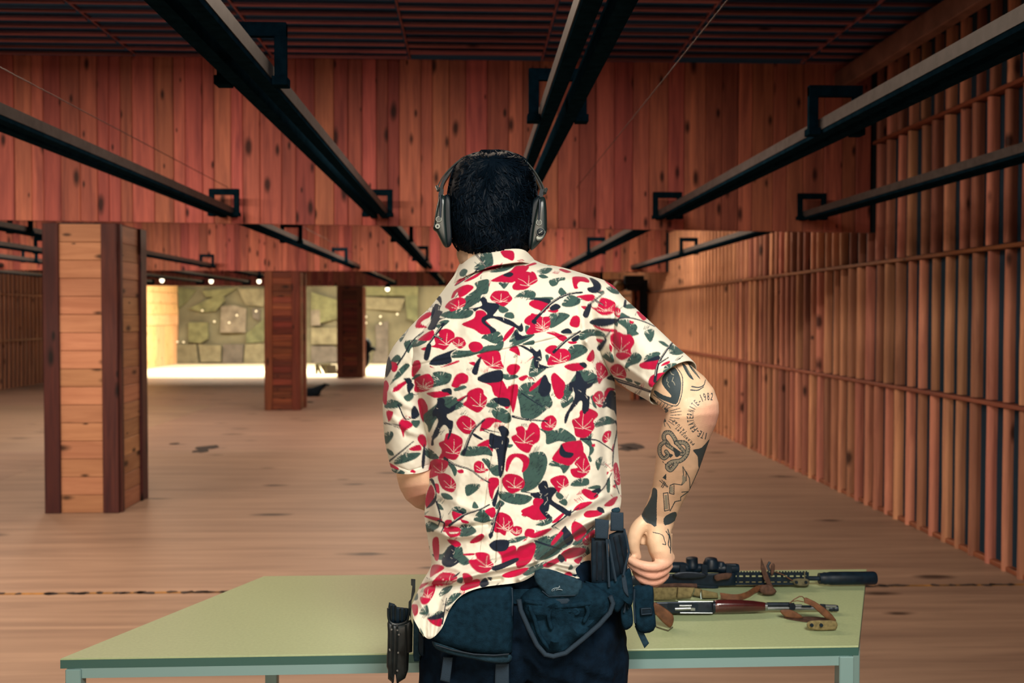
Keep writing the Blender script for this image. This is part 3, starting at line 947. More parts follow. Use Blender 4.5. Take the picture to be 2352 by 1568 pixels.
GREEN = {
 'A': """1130,130 1190,70 1235,90 1255,215 1180,250 1150,220
1060,260 1150,190 1180,250 1120,280
910,310 950,270 990,290 960,340 920,345
1230,290 1330,240 1470,230 1400,280 1290,300
940,640 970,560 1080,480 1060,430 1110,400 1190,385 1205,420 1190,520 1130,540 1110,600 1020,660 960,690
1320,410 1400,400 1440,380 1380,470 1340,440
1490,570 1560,510 1640,490 1700,520 1690,565 1620,570 1560,560
720,740 830,700 930,690 1035,715 980,780 820,790 720,765
1140,1000 1200,950 1310,935 1360,1010 1350,1100 1280,1150 1210,1160 1250,1090 1300,1060 1250,1050 1170,1010
830,1180 880,1130 1000,1130 1150,1090 1250,1080 1210,1150 1100,1160 1000,1190 860,1205
1310,680 1340,650 1420,700 1370,730 1330,720
1380,770 1400,730 1460,730 1480,780 1440,790
1440,1100 1460,1050 1560,980 1690,960 1600,1030
1430,1030 1500,910 1530,960 1500,1020
330,1050 420,1020 550,1030 470,1080 400,1100 370,1150 340,1110
185,1240 240,1180 280,1200 270,1240 200,1260
570,1500 610,1400 640,1360 740,1360 790,1400 720,1460 640,1510
180,1480 260,1340 330,1270 370,1300 290,1390 230,1440
390,1430 440,1385 490,1385 430,1430
840,1540 900,1510 970,1520 880,1550
1570,1060 1680,1020 1690,1060 1640,1070
1640,1380 1680,1220 1720,1200 1740,1290 1830,1300 1750,1370 1700,1400
1360,1380 1470,1380 1520,1410 1420,1440 1370,1420
1600,870 1640,880 1620,950 1600,930
650,860 730,810 790,820 700,890
275,1000 330,950 370,900 340,960 290,1040
100,1310 130,1230 150,1290 130,1330
1650,580 1720,565 1800,575 1750,600""",
 'B': """60,110 150,70 220,80 160,130
80,150 130,140 180,170 120,180
200,200 340,170 350,200 300,210 270,250 220,260
290,330 320,280 380,350 340,370
330,460 380,380 430,360 510,400 500,450 410,480
50,410 120,380 220,380 210,410
170,660 200,570 260,550 350,550 400,580 330,640 220,700
710,330 770,310 760,350
800,280 880,270 930,310 920,345 850,330
980,470 1080,450 1120,490 1020,500
930,600 960,545 1010,570 1040,590
880,660 920,650 910,690
920,640 1020,620 1090,660 1120,700 1080,780 1020,790 1010,720
1060,780 1100,740 1140,770 1080,790
1200,750 1290,720 1300,780 1260,850
510,780 590,725 700,730 770,770 750,800 640,790 560,830 520,820
370,1050 400,930 450,890 540,890 590,950 480,1020
150,1000 180,990 190,1040 170,1070
760,1000 820,960 860,990 875,1060 840,1070 780,1030
1000,1100 1040,1020 1100,970 1165,1010 1140,1070 1060,1100 1010,1130
1460,960 1500,890 1610,960 1540,990
1350,850 1400,850 1460,900 1420,900
1200,1050 1230,990 1330,960 1360,990 1250,1040
1400,1170 1430,1100 1520,1080 1540,1110 1440,1180
0,1170 100,1130 160,1130 90,1180 30,1220
260,1390 380,1330 500,1170 600,1170 690,1220 700,1270 640,1300 560,1280 480,1300 400,1420 330,1410
320,1480 420,1420 440,1480 350,1540
0,1420 60,1300 130,1310 150,1430 215,1470 200,1540 100,1568 0,1530
630,1440 660,1420 670,1500
1000,1235 1060,1250 1070,1280 1020,1270
1090,1270 1160,1290 1130,1310
0,840 30,860 25,880 0,880""",
 'C': """580,100 640,0 760,0 740,80 650,110 590,120
640,240 790,230 830,270 890,310 820,350 640,420 560,560 540,500 480,410 560,350 630,290
300,220 370,180 380,230 330,270
130,270 200,250 280,300 220,330 120,330
800,160 880,110 920,130 850,160
1120,310 1190,240 1240,270 1210,330
370,460 440,460 440,500 410,530 380,500
1190,350 1280,340 1350,390 1360,460 1300,480 1200,420
1440,180 1500,100 1640,100 1740,200 1690,330 1560,440 1480,420 1460,300
870,800 920,730 1020,720 1130,730 1170,810 1100,800 960,815
210,870 260,810 370,780 450,790 380,850 250,890
490,740 560,750 640,830 560,840 500,800
680,830 760,870 820,950 800,1010 760,930
1490,960 1540,850 1560,800 1680,790 1720,880 1690,1000 1620,1110 1520,1160 1470,1150 1500,1060
1080,850 1140,850 1180,900 1250,910 1250,1000 1190,1000 1130,920
670,1190 730,1190 780,1230 770,1250 700,1240
1250,1180 1340,1180 1560,1220 1500,1290 1380,1290 1280,1250
920,1110 1050,1100 1020,1160 930,1210
980,1330 1000,1270 1040,1330
780,1340 830,1320 910,1350 900,1390 800,1370
1000,1440 1080,1350 1150,1440 1090,1480
1210,1330 1250,1260 1300,1290 1240,1340
840,1568 880,1500 960,1510 940,1568
100,600 180,570 190,620 130,690
520,1490 560,1470 640,1520 560,1568 520,1560
1330,700 1385,700 1370,725 1340,730
130,740 180,760 200,800 160,800
630,1290 660,1300 690,1350 640,1340
170,960 210,935 300,970 280,1000 200,1000""",
 'D': """530,100 640,20 730,20 690,120 600,180 590,110
600,200 690,160 700,200 620,260
380,490 450,490 540,500 600,480 700,540 740,590 720,630 640,620 560,610 450,640 440,540
960,460 990,390 1070,350 1140,380 1160,420 1060,440
800,590 860,550 930,540 910,600 940,700 890,760 890,670
470,870 520,820 600,860 680,870 620,950 580,890
700,1080 760,1020 870,1010 880,1070 800,1090
880,1110 960,1080 1010,1090 990,1120
540,1190 560,1150 620,1200 580,1230
580,1260 630,1225 660,1260 640,1295
340,1490 400,1440 490,1430 470,1480 400,1500
880,780 900,770 920,820 895,830
960,830 1030,780 990,920
1080,1030 1110,1010 1110,1140 1080,1140
390,60 490,180 420,290 300,370 290,290 370,230 420,190
920,140 940,170 970,260 930,230""",
 'E': """790,170 830,110 890,110 940,160 880,200 800,205
930,50 1080,50 1060,70 960,70
1240,270 1250,240 1350,210 1420,210 1330,260
550,370 640,370 700,300 800,310 820,370 880,440 820,470 740,430 600,420
1500,100 1580,40 1650,60 1600,100
1490,400 1500,260 1600,210 1640,240 1720,330 1650,390 1560,420
350,790 370,730 400,740 400,790 370,800
420,920 450,870 490,850 500,920 460,935
600,760 640,690 720,670 680,730
660,850 720,750 800,740 760,790 700,840
470,100 530,110 550,160 500,150
525,960 600,900 640,920 600,950
480,330 510,300 500,370
775,600 820,590 810,640 770,630
420,1060 440,1080 460,1130 440,1120""",
 'F': """200,200 280,130 330,150 270,210
300,330 420,280 470,370 410,410 330,400
520,350 690,210 690,240 560,370
470,590 490,550 510,570 500,590
520,640 610,640 600,665
570,400 640,400 655,500 620,450
90,600 250,530 270,560 120,640"""}
RED = {
 'A': """1345,85 1460,85 1475,150 1455,180 1410,160 1370,140
1500,240 1625,245 1560,330 1470,400 1400,400 1250,390 1330,340 1440,290
*1560,310 1620,300 1690,330 1720,380 1700,410 1660,430 1600,475 1490,480 1470,440 1500,400 1460,390 1490,350
960,390 1080,320 1150,290 1100,340 1050,370 990,395
1110,295 1210,250 1310,225 1330,245 1200,280
820,570 850,500 940,445 1010,440 1040,470 960,540 900,560 880,510 850,560
*755,665 800,610 870,575 930,575 960,610 940,660 880,690 820,710 790,690
*1235,580 1260,520 1310,500 1400,505 1430,540 1455,580 1420,620 1370,655 1310,630
450,890 460,830 490,790 560,740 605,740 590,780 520,820 500,850 560,880
850,440 900,380 960,365 900,420
470,1010 560,940 620,920 625,970 580,1020 520,1020
*600,1080 650,1060 640,990 690,970 680,930 760,905 830,940 840,990 800,1050 740,1115 690,1100
*820,1030 860,990 930,1000 965,1060 910,1105 860,1080
495,1110 600,1080 560,1130
1000,1080 1040,1040 1110,1045 1145,1090 1110,1130 1040,1140
940,850 1060,790 1080,720 1150,715 1190,760 1170,800 1240,880 1240,930 1140,950 1060,900
1645,640 1680,600 1760,610 1845,630 1840,680 1780,700 1700,680
1590,820 1640,760 1740,750 1740,800 1690,830 1640,860
*1620,950 1660,870 1740,800 1845,780 1840,900 1760,930
1380,970 1440,900 1480,880 1470,930 1420,990 1370,1030
1430,1120 1510,1085 1540,1180 1480,1150
*1100,1180 1300,1140 1340,1250 1360,1310 1280,1320 1200,1290 1150,1230
1000,1260 1060,1250 1060,1290
395,1390 400,1310 420,1250 470,1240 490,1300 450,1360 420,1395
820,1500 850,1440 870,1390 930,1370 985,1400 980,1450 920,1480 880,1515
*430,1440 560,1380 610,1430 620,1480 580,1520 500,1535 450,1530
1405,1330 1430,1285 1500,1275 1540,1310 1500,1370 1440,1380
1110,1460 1150,1470 1330,1470 1370,1568 1260,1568 1230,1500
600,1290 680,1310 860,1240 880,1255 740,1300 620,1310
170,1260 250,1270 240,1340 200,1350
210,1530 290,1470 380,1440 300,1510 250,1550
85,1568 90,1500 130,1450 160,1500 140,1568
140,1130 190,1030 200,1050 160,1120
1530,1420 1600,1390 1620,1410 1570,1450
1730,1170 1740,1130 1700,1170 1600,1260 1640,1230
1560,250 1680,200 1710,215 1600,245""",
 'B': """0,120 40,130 60,190 20,240 0,245
440,190 460,165 560,170 605,200 600,225 520,215 490,250 500,280 460,280
300,90 330,80 420,110 370,120
780,195 880,200 930,260 900,290 840,260
490,370 620,350 670,370 650,410 590,420 530,390
*640,480 700,490 720,430 750,390 830,410 880,440 880,500 850,550 760,565 690,520
*870,510 910,490 945,520 930,590 890,570
530,475 600,480 570,510
0,435 60,415 170,450 160,500 130,540 60,490
180,520 280,510 270,540 210,540
*0,570 60,570 130,600 190,640 180,690 60,740 0,755
410,660 440,590 490,580 515,620 500,690 440,690
660,680 780,710 890,720 890,750 760,735
690,820 760,830 720,860
170,760 230,745 300,770 370,800 360,850 300,830 250,790
390,850 480,850 470,870 420,875
150,940 200,895 270,900 260,960 200,980
*180,1090 240,960 350,930 410,990 390,1050 300,1080
*850,790 920,755 980,780 1050,790 1085,860 1050,930 1050,990 960,1035 900,990 920,940 860,880
830,880 860,910 850,960 830,930
590,1030 650,940 670,1020 630,1060
360,1120 400,1090 520,1080 560,1130 520,1150 440,1160
*690,1100 740,1080 790,1130 810,1200 760,1240 720,1290 700,1200
*845,1130 900,1090 960,1110 1000,1180 990,1230 920,1225 860,1190
1165,1080 1320,1040 1350,1070 1320,1140 1180,1130
1400,1080 1460,1055 1460,1080 1380,1110
1245,1290 1270,1220 1340,1190 1410,1190 1330,1290 1280,1330
1120,540 1160,540 1220,600 1180,620
1300,670 1350,690 1440,780 1400,760
1040,630 1090,640 1060,660
215,1230 250,1190 310,1240 355,1300 330,1400 300,1450 260,1420 230,1330
0,1330 130,1215 120,1270 0,1370
*660,1440 710,1380 750,1410 760,1500 740,1540 690,1500
780,1380 840,1350 890,1360 820,1390 790,1440""",
 'C': """*400,160 430,60 520,60 580,90 560,140 480,170
190,170 240,100 330,60 320,90 240,160
530,185 620,170 720,170 760,200 620,230 560,210
780,110 810,20 870,0 930,20 920,80 830,100
*895,290 930,250 940,180 1030,140 1080,160 1090,200 1120,240 1100,310 1040,370 980,350 930,320
830,250 920,205 930,215 860,260
430,260 480,245 520,300 530,360 490,400 490,470 460,430 440,340
1060,60 1250,60 1300,100 1350,240 1350,300 1310,330 1240,230 1200,200 1160,100
1330,150 1430,110 1420,250 1390,370 1370,320
*825,490 860,430 910,415 980,455 1010,500 1000,560 930,590 870,560
1060,550 1100,450 1180,435 1270,480 1200,480 1150,530 1080,560
250,480 300,455 360,480 370,520 310,560 290,620 270,550
450,600 500,620 510,700 480,720 430,650
*650,690 700,660 720,600 790,600 870,650 860,740 810,840 720,830 650,830 680,760
*1380,620 1430,590 1420,540 1480,520 1520,560 1550,500 1590,490 1640,540 1640,650 1580,700 1540,770 1460,740 1400,670
1320,950 1330,850 1380,800 1480,800 1540,850 1520,930 1470,970 1480,880 1420,830 1370,880 1340,960
*1285,1060 1330,1000 1430,1010 1490,1060 1480,1130 1380,1180 1310,1130
1030,710 1160,650 1180,770 1130,720
*540,1020 560,880 640,850 730,880 700,960 620,1010
*640,1020 690,990 760,1020 810,1090 800,1150 760,1170 680,1130
*1000,900 1040,865 1090,890 1100,930 1140,950 1080,980 1010,970
830,960 880,950 890,980 850,985
1145,1050 1230,1040 1240,1100 1200,1160 1180,1240 1150,1180
510,1250 560,1110 600,1180 580,1260 530,1330
520,1410 660,1440 650,1470 520,1430
1110,1360 1190,1330 1210,1380 1180,1430 1140,1400
*1200,1500 1240,1390 1320,1400 1370,1450 1380,1540 1300,1568 1210,1568
690,1500 720,1455 770,1460 760,1500 700,1520
780,1370 850,1390 900,1400 860,1450 800,1450
690,1568 760,1520 840,1530 850,1568
870,1450 940,1470 930,1490 880,1480
1590,1260 1640,1230 1690,1250 1680,1290 1620,1320
1480,1400 1580,1310 1640,1330 1720,1390 1690,1440 1600,1450 1540,1420
130,370 190,370 180,430 150,460
80,170 130,120 130,280 100,280
350,740 440,700 460,750 400,760
160,880 240,930 240,945 170,920
360,975 380,955 410,965 400,980
1740,430 1690,470 1680,530 1742,540
600,1100 640,1100 650,1180 620,1170""",
 'D': """500,0 590,0 560,80 620,100 590,160 540,130
*930,150 980,90 1030,100 1040,180 1010,250 960,210
1050,120 1090,50 1170,70 1080,90 1060,180
*390,420 440,360 500,345 540,390 530,450 480,495 400,480
*720,390 790,360 800,300 880,275 960,310 975,350 930,400 940,470 860,560 760,550 740,470
*1030,590 1060,520 1120,510 1110,580 1060,630
1150,640 1130,700 1140,720
510,790 580,690 620,640 740,620 800,620 820,740 760,790 690,860 620,850 560,830
*700,910 770,890 740,850 790,790 830,740 870,810 895,910 820,990 730,980
*485,1030 540,990 620,980 660,1020 665,1080 600,1110 570,1150 530,1100
300,1250 340,1210 420,1250 400,1300 320,1320
180,1360 260,1310 330,1300 400,1370 440,1410 400,1440 300,1430
820,1160 850,1120 960,1160 980,1200 910,1230
730,1340 800,1270 920,1260 820,1330
840,1390 880,1350 980,1350 1030,1360 1000,1400 880,1420
1060,1280 1150,1210 1190,1210 1140,1290 1070,1300
*1150,880 1190,860 1220,1050 1170,1050
710,1500 740,1470 800,1510 820,1568 720,1568
500,1470 600,1380 640,1370 560,1460
920,650 950,640 950,670 925,670
1080,940 1100,940 1080,970
1200,560 1225,540 1220,640 1205,640
1140,1090 1170,1070 1170,1110""",
 'E': """640,120 690,140 700,180 760,180 790,160 780,200 700,210
890,260 930,220 990,185 1015,210 980,250 920,270
540,290 550,230 590,225 600,330 590,420 560,410
680,240 770,250 800,290 740,300
*885,430 950,420 940,370 1000,360 1060,380 1070,430 1100,470 1050,530 980,540 910,490
830,370 920,365 920,380 850,385
1070,280 1120,330 1230,310 1300,300 1310,390 1270,430 1190,460 1170,380
1330,330 1400,290 1470,270 1490,320 1440,440 1330,490
1395,180 1420,140 1480,150 1470,190 1410,210
*1150,140 1180,60 1250,40 1280,90 1230,150 1210,195
*1260,150 1310,115 1365,130 1360,180 1310,200
1440,200 1560,150 1640,140 1560,200 1480,220
540,480 620,480 640,510 560,560 520,580
*540,640 600,570 650,545 740,560 760,610 700,650 580,665
820,560 870,555 910,600 850,650
810,670 900,620 965,610 975,660 900,690 820,710
*455,760 470,690 560,670 540,760 500,790 450,750
430,770 500,780 540,760 490,830 440,830
345,860 360,840 400,850 400,920 370,940
495,970 540,970 620,970 610,1040 540,1020
1190,570 1270,530 1420,500 1360,560 1250,590
1730,380 1778,340 1778,440
370,700 440,650 500,640 430,690""",
 'F': """530,70 600,20 660,10 560,70
610,120 650,90 760,80 740,110 640,140
500,220 530,180 600,220 620,270 550,340 510,300
*600,330 690,250 690,310 650,370 610,375
410,460 480,410 600,410 600,450 500,490 440,490
520,510 590,480 560,540
260,550 350,500 480,460 380,530 300,570
435,630 480,610 505,645 450,640
330,350 430,230 440,260 350,370
790,30 830,5 870,0 860,30 810,45"""}
NAVY = {
 'A': """1365,330 1430,300 1470,320 1430,350
1130,600 1165,575 1195,600 1210,630 1300,640 1320,670 1290,720 1260,760 1330,770 1440,810 1510,860 1540,830 1555,900 1520,920 1480,880 1380,840 1270,790 1200,800 1190,830 1290,900 1240,935 1220,890 1150,830 1150,780 1200,740 1130,690 1080,720 1060,690 1130,670 1150,650
620,700 650,640 700,660 680,620 640,570 700,570 710,640 690,700 720,720 690,780 800,770 690,800 640,890 570,890 600,820 610,750
555,1080 600,1080 570,1220 525,1205
590,1260 640,1200 740,1160 860,1120 800,1170 810,1250 700,1280 620,1280
1035,1350 1080,1250 1130,1200 1110,1290 1085,1380
1105,1420 1180,1370 1330,1340 1355,1410 1330,1450 1200,1470 1120,1450
1670,830 1700,800 1720,830 1700,850
1490,920 1530,950 1600,980 1690,960 1560,1010 1500,1010
1530,1080 1600,1090 1720,1160 1750,1120 1770,1210 1740,1260 1845,1300 1740,1310 1700,1260 1690,1180 1570,1100
330,1440 370,1420 390,1460 370,1500
720,1540 800,1535 810,1568 730,1568
1620,585 1840,580 1845,630 1740,600
120,1280 160,1200 190,1300 160,1380 130,1400
1740,1568 1790,1400 1845,1480 1845,1568""",
 'B': """620,180 700,210 740,270 700,330 620,320 600,280 660,260
200,490 260,450 310,480 280,510 220,520
550,560 610,450 640,460 600,590
630,640 700,605 860,605 920,620 880,660 760,690 660,670
320,740 390,710 430,760 340,765
430,820 500,780 500,830 450,850
700,910 770,830 800,840 740,945
0,910 60,960 90,940 110,1040 70,1070 120,1110 240,1105 120,1130 40,1110 30,1010 0,960
510,1085 560,1070 590,1100 570,1130
990,410 1010,420 1000,480 980,470
1200,1060 1340,1000 1350,1040 1260,1060
130,1215 190,1290 200,1380 150,1420 100,1390
480,1180 520,1190 540,1240 580,1290 640,1290 680,1240 640,1320 600,1350 560,1360 570,1420 610,1450 600,1568 540,1568 540,1480 500,1460 440,1568 400,1568 460,1450 460,1380 410,1370 420,1320 470,1270
800,1240 850,1205 870,1260
760,1500 830,1470 910,1420 920,1568 860,1568""",
 'C': """640,260 680,250 705,280 700,320 760,350 800,310 790,370 720,410 740,450 780,470 770,550 740,630 725,630 740,550 700,500 660,540 640,600 600,640 600,685 575,685 590,590 630,500 640,460 620,420 590,420 590,370 620,330
300,40 350,40 370,70 320,60
340,80 390,110 350,190 450,185 360,200 330,150
685,150 760,140 770,200 730,180
370,350 400,320 440,400 400,440 370,430
1040,30 1120,10 1250,30 1250,70 1100,80
1190,240 1330,240 1350,310 1270,310
1000,590 1080,640 1060,650 990,610
1240,530 1290,515 1340,560 1335,610 1280,620 1260,580
1160,600 1230,620 1340,650 1310,790 1290,950 1250,1010 1230,820 1210,750 1160,730
1250,1010 1240,1180 1210,1310 1180,1270 1240,1120
1660,180 1700,10 1742,80 1742,190 1690,215
520,1330 580,1250 610,1180 570,1080 540,1060 590,1060 620,1200 600,1280
1640,1120 1690,1075 1725,1090 1742,1200 1742,1330 1700,1390 1660,1340 1690,1250 1600,1230 1590,1190 1660,1190
470,830 490,700 500,800 490,920 470,920
810,1340 850,1355 910,1385 880,1395""",
 'D': """700,0 860,0 850,120 890,150 870,230 850,310 820,300 830,200 790,190 760,230 700,290 660,400 640,400 650,320 740,180 750,110 690,60
370,1090 410,1045 445,1070 440,1110 510,1110 545,1150 510,1190 500,1240 600,1300 660,1340 685,1330 680,1390 640,1390 560,1340 470,1280 430,1300 430,1340 480,1390 450,1420 380,1340 380,1290 440,1230 380,1190 300,1200 290,1170 380,1150
380,30 470,0 480,80 420,130 380,100
580,740 600,650 640,720 720,740 690,785 620,780
920,1140 1000,1110 1010,1150 950,1160
1110,90 1170,110 1210,220 1200,380 1160,300 1130,230 1040,260 1060,190
975,1330 1030,1320 1050,1370 1000,1360
600,1568 640,1510 650,1568""",
 'E': """1060,190 1090,170 1100,200 1075,230
1075,280 1130,245 1240,250 1220,330 1130,345 1080,310
640,400 700,300 740,310 740,360 730,400 780,440 700,490 640,470 630,430
1100,490 1180,460 1310,410 1320,440 1180,510 1110,520
980,640 1030,595 1060,650 1000,680
500,960 600,930 640,910 630,960 540,980
720,590 790,540 770,570
1050,590 1090,590 1080,620""",
 'F': """430,330 440,230 500,290 510,340 470,380
380,490 400,460 440,500 410,530
720,60 750,55 780,90 760,100"""}
RIFLES_AND_LINES = {  # strokes: width then points; one runs dark along the sleeve's underside
 'A': """8 970,690 1130,680
24 730,850 640,970 560,1080
20 640,970 720,1010
12 250,1280 330,1160 400,1040 520,930
22 1680,820 1845,660
16 1085,120 1180,245
10 1100,270 1030,330 860,440""",
 'B': """24 20,640 160,490 230,430 330,370 420,340 540,330
20 610,460 770,335
16 690,420 770,465
13 900,620 960,600 1060,600 1200,640 1310,690
24 240,960 380,830 520,740
16 780,810 840,740
24 1310,1270 1340,1100 1420,960 1500,860
18 1350,1080 1450,1020
30 880,1250 1100,1320 1290,1390
12 560,1290 690,1240""",
 'C': """14 680,400 800,310 930,210
24 890,790 980,570 1100,450
8 1070,540 1250,580
18 1390,420 1500,445 1720,465
14 150,870 390,665
16 700,830 800,900 960,950 1060,1030 1150,1080
18 750,1510 880,1410 1050,1350 1150,1300
24 1180,1490 1270,1290
14 620,1270 660,1420 640,1510
11 110,485 260,505
12 240,300 310,440 370,430""",
 'D': """8 200,1150 300,1165 380,1170
18 80,350 220,380 450,400
13 800,590 960,600 1050,650 1140,710
12 950,1200 1050,1100 1130,950
14 1170,400 1190,480 1150,700 1140,880
10 1160,1030 1210,1170
10 175,105 300,190 400,250""",
 'E': """14 700,100 830,20
22 1090,170 1130,20
12 1490,250 1600,290 1740,330
10 630,1020 650,900 670,780
12 590,60 650,90 620,170""",
 'F': """10 190,345 390,410
10 330,220 480,110 560,60"""}


def to_px(c, pts):
    x0, y0, s = CROPS[c]
    return [(x0 + x / s, y0 + y / s) for x, y in pts]


ra = random.Random(3)
jobs = []
for table, val in ((GREEN, 2), (RED, 1), (NAVY, 3)):
    for c, txt in table.items():
        for line in txt.strip().split('\n'):
            star = line.startswith('*')
            pts = to_px(c, parse(line.lstrip('*'))[0])
            ctr_ = np.mean(pts, 0)
            pts = [tuple(ctr_ + (np.array(q) - ctr_) * 1.08) for q in pts]
            sm = smooth_closed(pts, 4)
            fill(RAS, sm, val, RX0, RY0, RS)
            jobs.append((sm, val, star))
    if val == 1:
        # petal veins on the flowers, brush streaks on the leaves
        for sm, v, star in jobs:
            a = np.array(sm); ctr = a.mean(0); ext = np.ptp(a, axis=0)
            if v == 1 and star:
                base = ctr + [ext[0] * ra.uniform(-.1, .2), ext[1] * .22]
                for an in (-2.4, -1.5, -.7, .3):
                    e = base + np.array([math.cos(an), math.sin(an)]) * ext * .5
                    mid = (base + e) / 2 + [ra.uniform(-2, 2), ra.uniform(-2, 2)]
                    stroke(RAS, crom([base, mid, e], 7), 1.0, 0, RX0, RY0, RS, .6, only=1)
                t = [base + [-ext[0] * .3, -1], base + [0, 2], base + [ext[0] * .3, -3]]
                stroke(RAS, crom(t, 7), 1.0, 0, RX0, RY0, RS, only=1)
            elif v == 2 and ext[0] * ext[1] > 500:
                for k in range(int(ext[0] * ext[1] / 110)):
                    p = ctr + [ra.uniform(-.45, .45) * ext[0], ra.uniform(-.45, .45) * ext[1]]
                    d = np.array([ra.uniform(3, 8), -ra.uniform(3, 7)])
                    stroke(RAS, [p, p + d], 1.2, 3, RX0, RY0, RS, .5, only=2)
                for k in range(7):   # frayed brush ends
                    e = a[int(len(a) * ra.uniform(.0, .35))]
                    u = (ctr - e) / (np.hypot(*(ctr - e)) + 1e-6)
                    e = e + [ra.uniform(-3, 3), ra.uniform(-3, 3)]
                    stroke(RAS, [e - u * 2, e + u * ra.uniform(4, 10)], 1.3, 0, RX0, RY0, RS, .4, only=2)
for c, txt in RIFLES_AND_LINES.items():
    s = CROPS[c][2]
    for line in txt.strip().split('\n'):
        w, *r = line.split()
        pts = to_px(c, parse(' '.join(r))[0])
        pts = crom(pts, 10) if len(pts) > 2 else pts
        stroke(RAS, pts, float(w) / s * 1.4, 3, RX0, RY0, RS, float(w) / s * .8)
        if float(w) >= 16:
            o = np.array([-.9, -.9])
            stroke(RAS, [np.array(q) + o for q in pts[1:-1]] if len(pts) > 3 else [np.array(q) + o for q in pts], .8, 0, RX0, RY0, RS, .5, only=3)
# loose brush lines, thin stems and drips between the motifs
for k in range(250):
    x, y = ra.uniform(880, 1590), ra.uniform(590, 1450)
    n = ra.choice((1, 3, 4, 5))
    col = ra.choice((2, 3, 3, 1))
    an = ra.uniform(-1.3, -.7) if ra.random() < .7 else ra.uniform(.2, 1.2)
    ln = ra.uniform(6, 16)
    for i in range(n):
        p = np.array([x + i * 3.4, y + i * ra.uniform(-1.5, 1.5)])
        d = np.array([math.cos(an), math.sin(an)]) * ln * ra.uniform(.6, 1.2)
        q = p + d * .5 + [ra.uniform(-1, 1), ra.uniform(-1, 1)]
        stroke(RAS, crom([p, q, p + d], 5), 1.5 if col != 1 else 1.7, col, RX0, RY0, RS, .6, only=0)
# small navy creases inside soldiers: pale lines
for sm, v, star in jobs:
    if v == 3:
        a = np.array(sm); ctr = a.mean(0); ext = np.ptp(a, axis=0)
        if ext[1] > 45 and ext[0] > 25:
            for k in range(6):
                p = ctr + [ra.uniform(-.4, .4) * ext[0], ra.uniform(-.4, .4) * ext[1]]
                stroke(RAS, [p, p + [ra.uniform(-8, 8), ra.uniform(-9, 9)]], .8, 0, RX0, RY0, RS, .5, only=3)
INK = np.array([[0.66, 0.62, 0.51], [0.39, 0.003, 0.038], [0.036, 0.076, 0.066], [0.008, 0.013, 0.026]], np.float32)


def print_color(V):
    q = project(V)
    out = 0
    for dx, dy in ((0, 0), (.7, .3), (-.7, -.3), (.3, -.7), (-.3, .7)):
        i = np.clip(((q[:, 0] + dx - RX0) * RS).astype(int), 0, RAS.shape[1] - 1)
        j = np.clip(((q[:, 1] + dy - RY0) * RS).astype(int), 0, RAS.shape[0] - 1)
        out = out + INK[RAS[j, i]] / 5
    return out

# ================================================================== the tattoos (flat ink on the skin)
TX0, TY0, TS = 1470, 815, 4
TAT = np.zeros(((1340 - TY0) * TS, (1670 - TX0) * TS), np.uint8)
Q6 = lambda pts: [(1400 + x / 3.92, 820 + y / 3.92) for x, y in pts]


def tfill(pts, v=1, sm=3):
    fill(TAT, smooth_closed(Q6(pts), sm) if sm > 1 else Q6(pts), v, TX0, TY0, TS)


def tline(pts, w=5, v=1, curve=True, w2=None):
    p = Q6(pts)
    stroke(TAT, crom(p, 4 * len(p)) if curve and len(p) > 2 else p, w / 3.92, v, TX0, TY0, TS, w2 / 3.92 if w2 else None)


# shield with a lightning crest
tfill([(590, 95), (632, 170), (645, 250), (632, 350), (598, 422), (520, 400), (440, 365), (402, 318), (412, 300), (480, 340), (548, 362), (552, 340), (500, 280), (470, 220), (490, 160), (540, 110)])
tline([(602, 88), (652, 165), (658, 260), (642, 365), (602, 438), (500, 412), (396, 338)], 6)
tline([(520, 180), (515, 215), (530, 225), (522, 245), (542, 272)], 5, 2, False)
tline([(575, 180), (562, 215), (578, 225), (590, 252)], 5, 2, False)
tline([(545, 125), (560, 150), (580, 160)], 7, 2)
# claws and curl
tfill([(652, 55), (690, 80), (722, 140), (757, 202), (718, 180), (680, 120)])
tfill([(708, 55), (760, 110), (818, 197), (780, 160), (730, 100)])
tline([(690, 85), (725, 160)], 3, 2); tline([(745, 100), (790, 165)], 3, 2)
tline([(742, 264), (800, 272), (848, 252), (864, 205)], 11, 1, True, 4)
tline([(732, 296), (795, 297), (846, 268)], 10, 1, True, 5)
# rays
for a, b in (((388, 372), (372, 395)), ((410, 385), (395, 420)), ((435, 400), (420, 440)), ((468, 405), (440, 450)), ((500, 415), (470, 460)), ((530, 425), (500, 462)),
             ((520, 462), (572, 440)), ((545, 485), (632, 460)), ((550, 500), (650, 486)), ((550, 523), (648, 518)), ((545, 545), (628, 552)), ((540, 560), (605, 590)), ((530, 575), (580, 610)), ((515, 590), (550, 640)), ((490, 580), (500, 625))):
    tline([a, b], 4, 1, False)
tline([(500, 465), (520, 480), (495, 500), (480, 530), (500, 575)], 18)
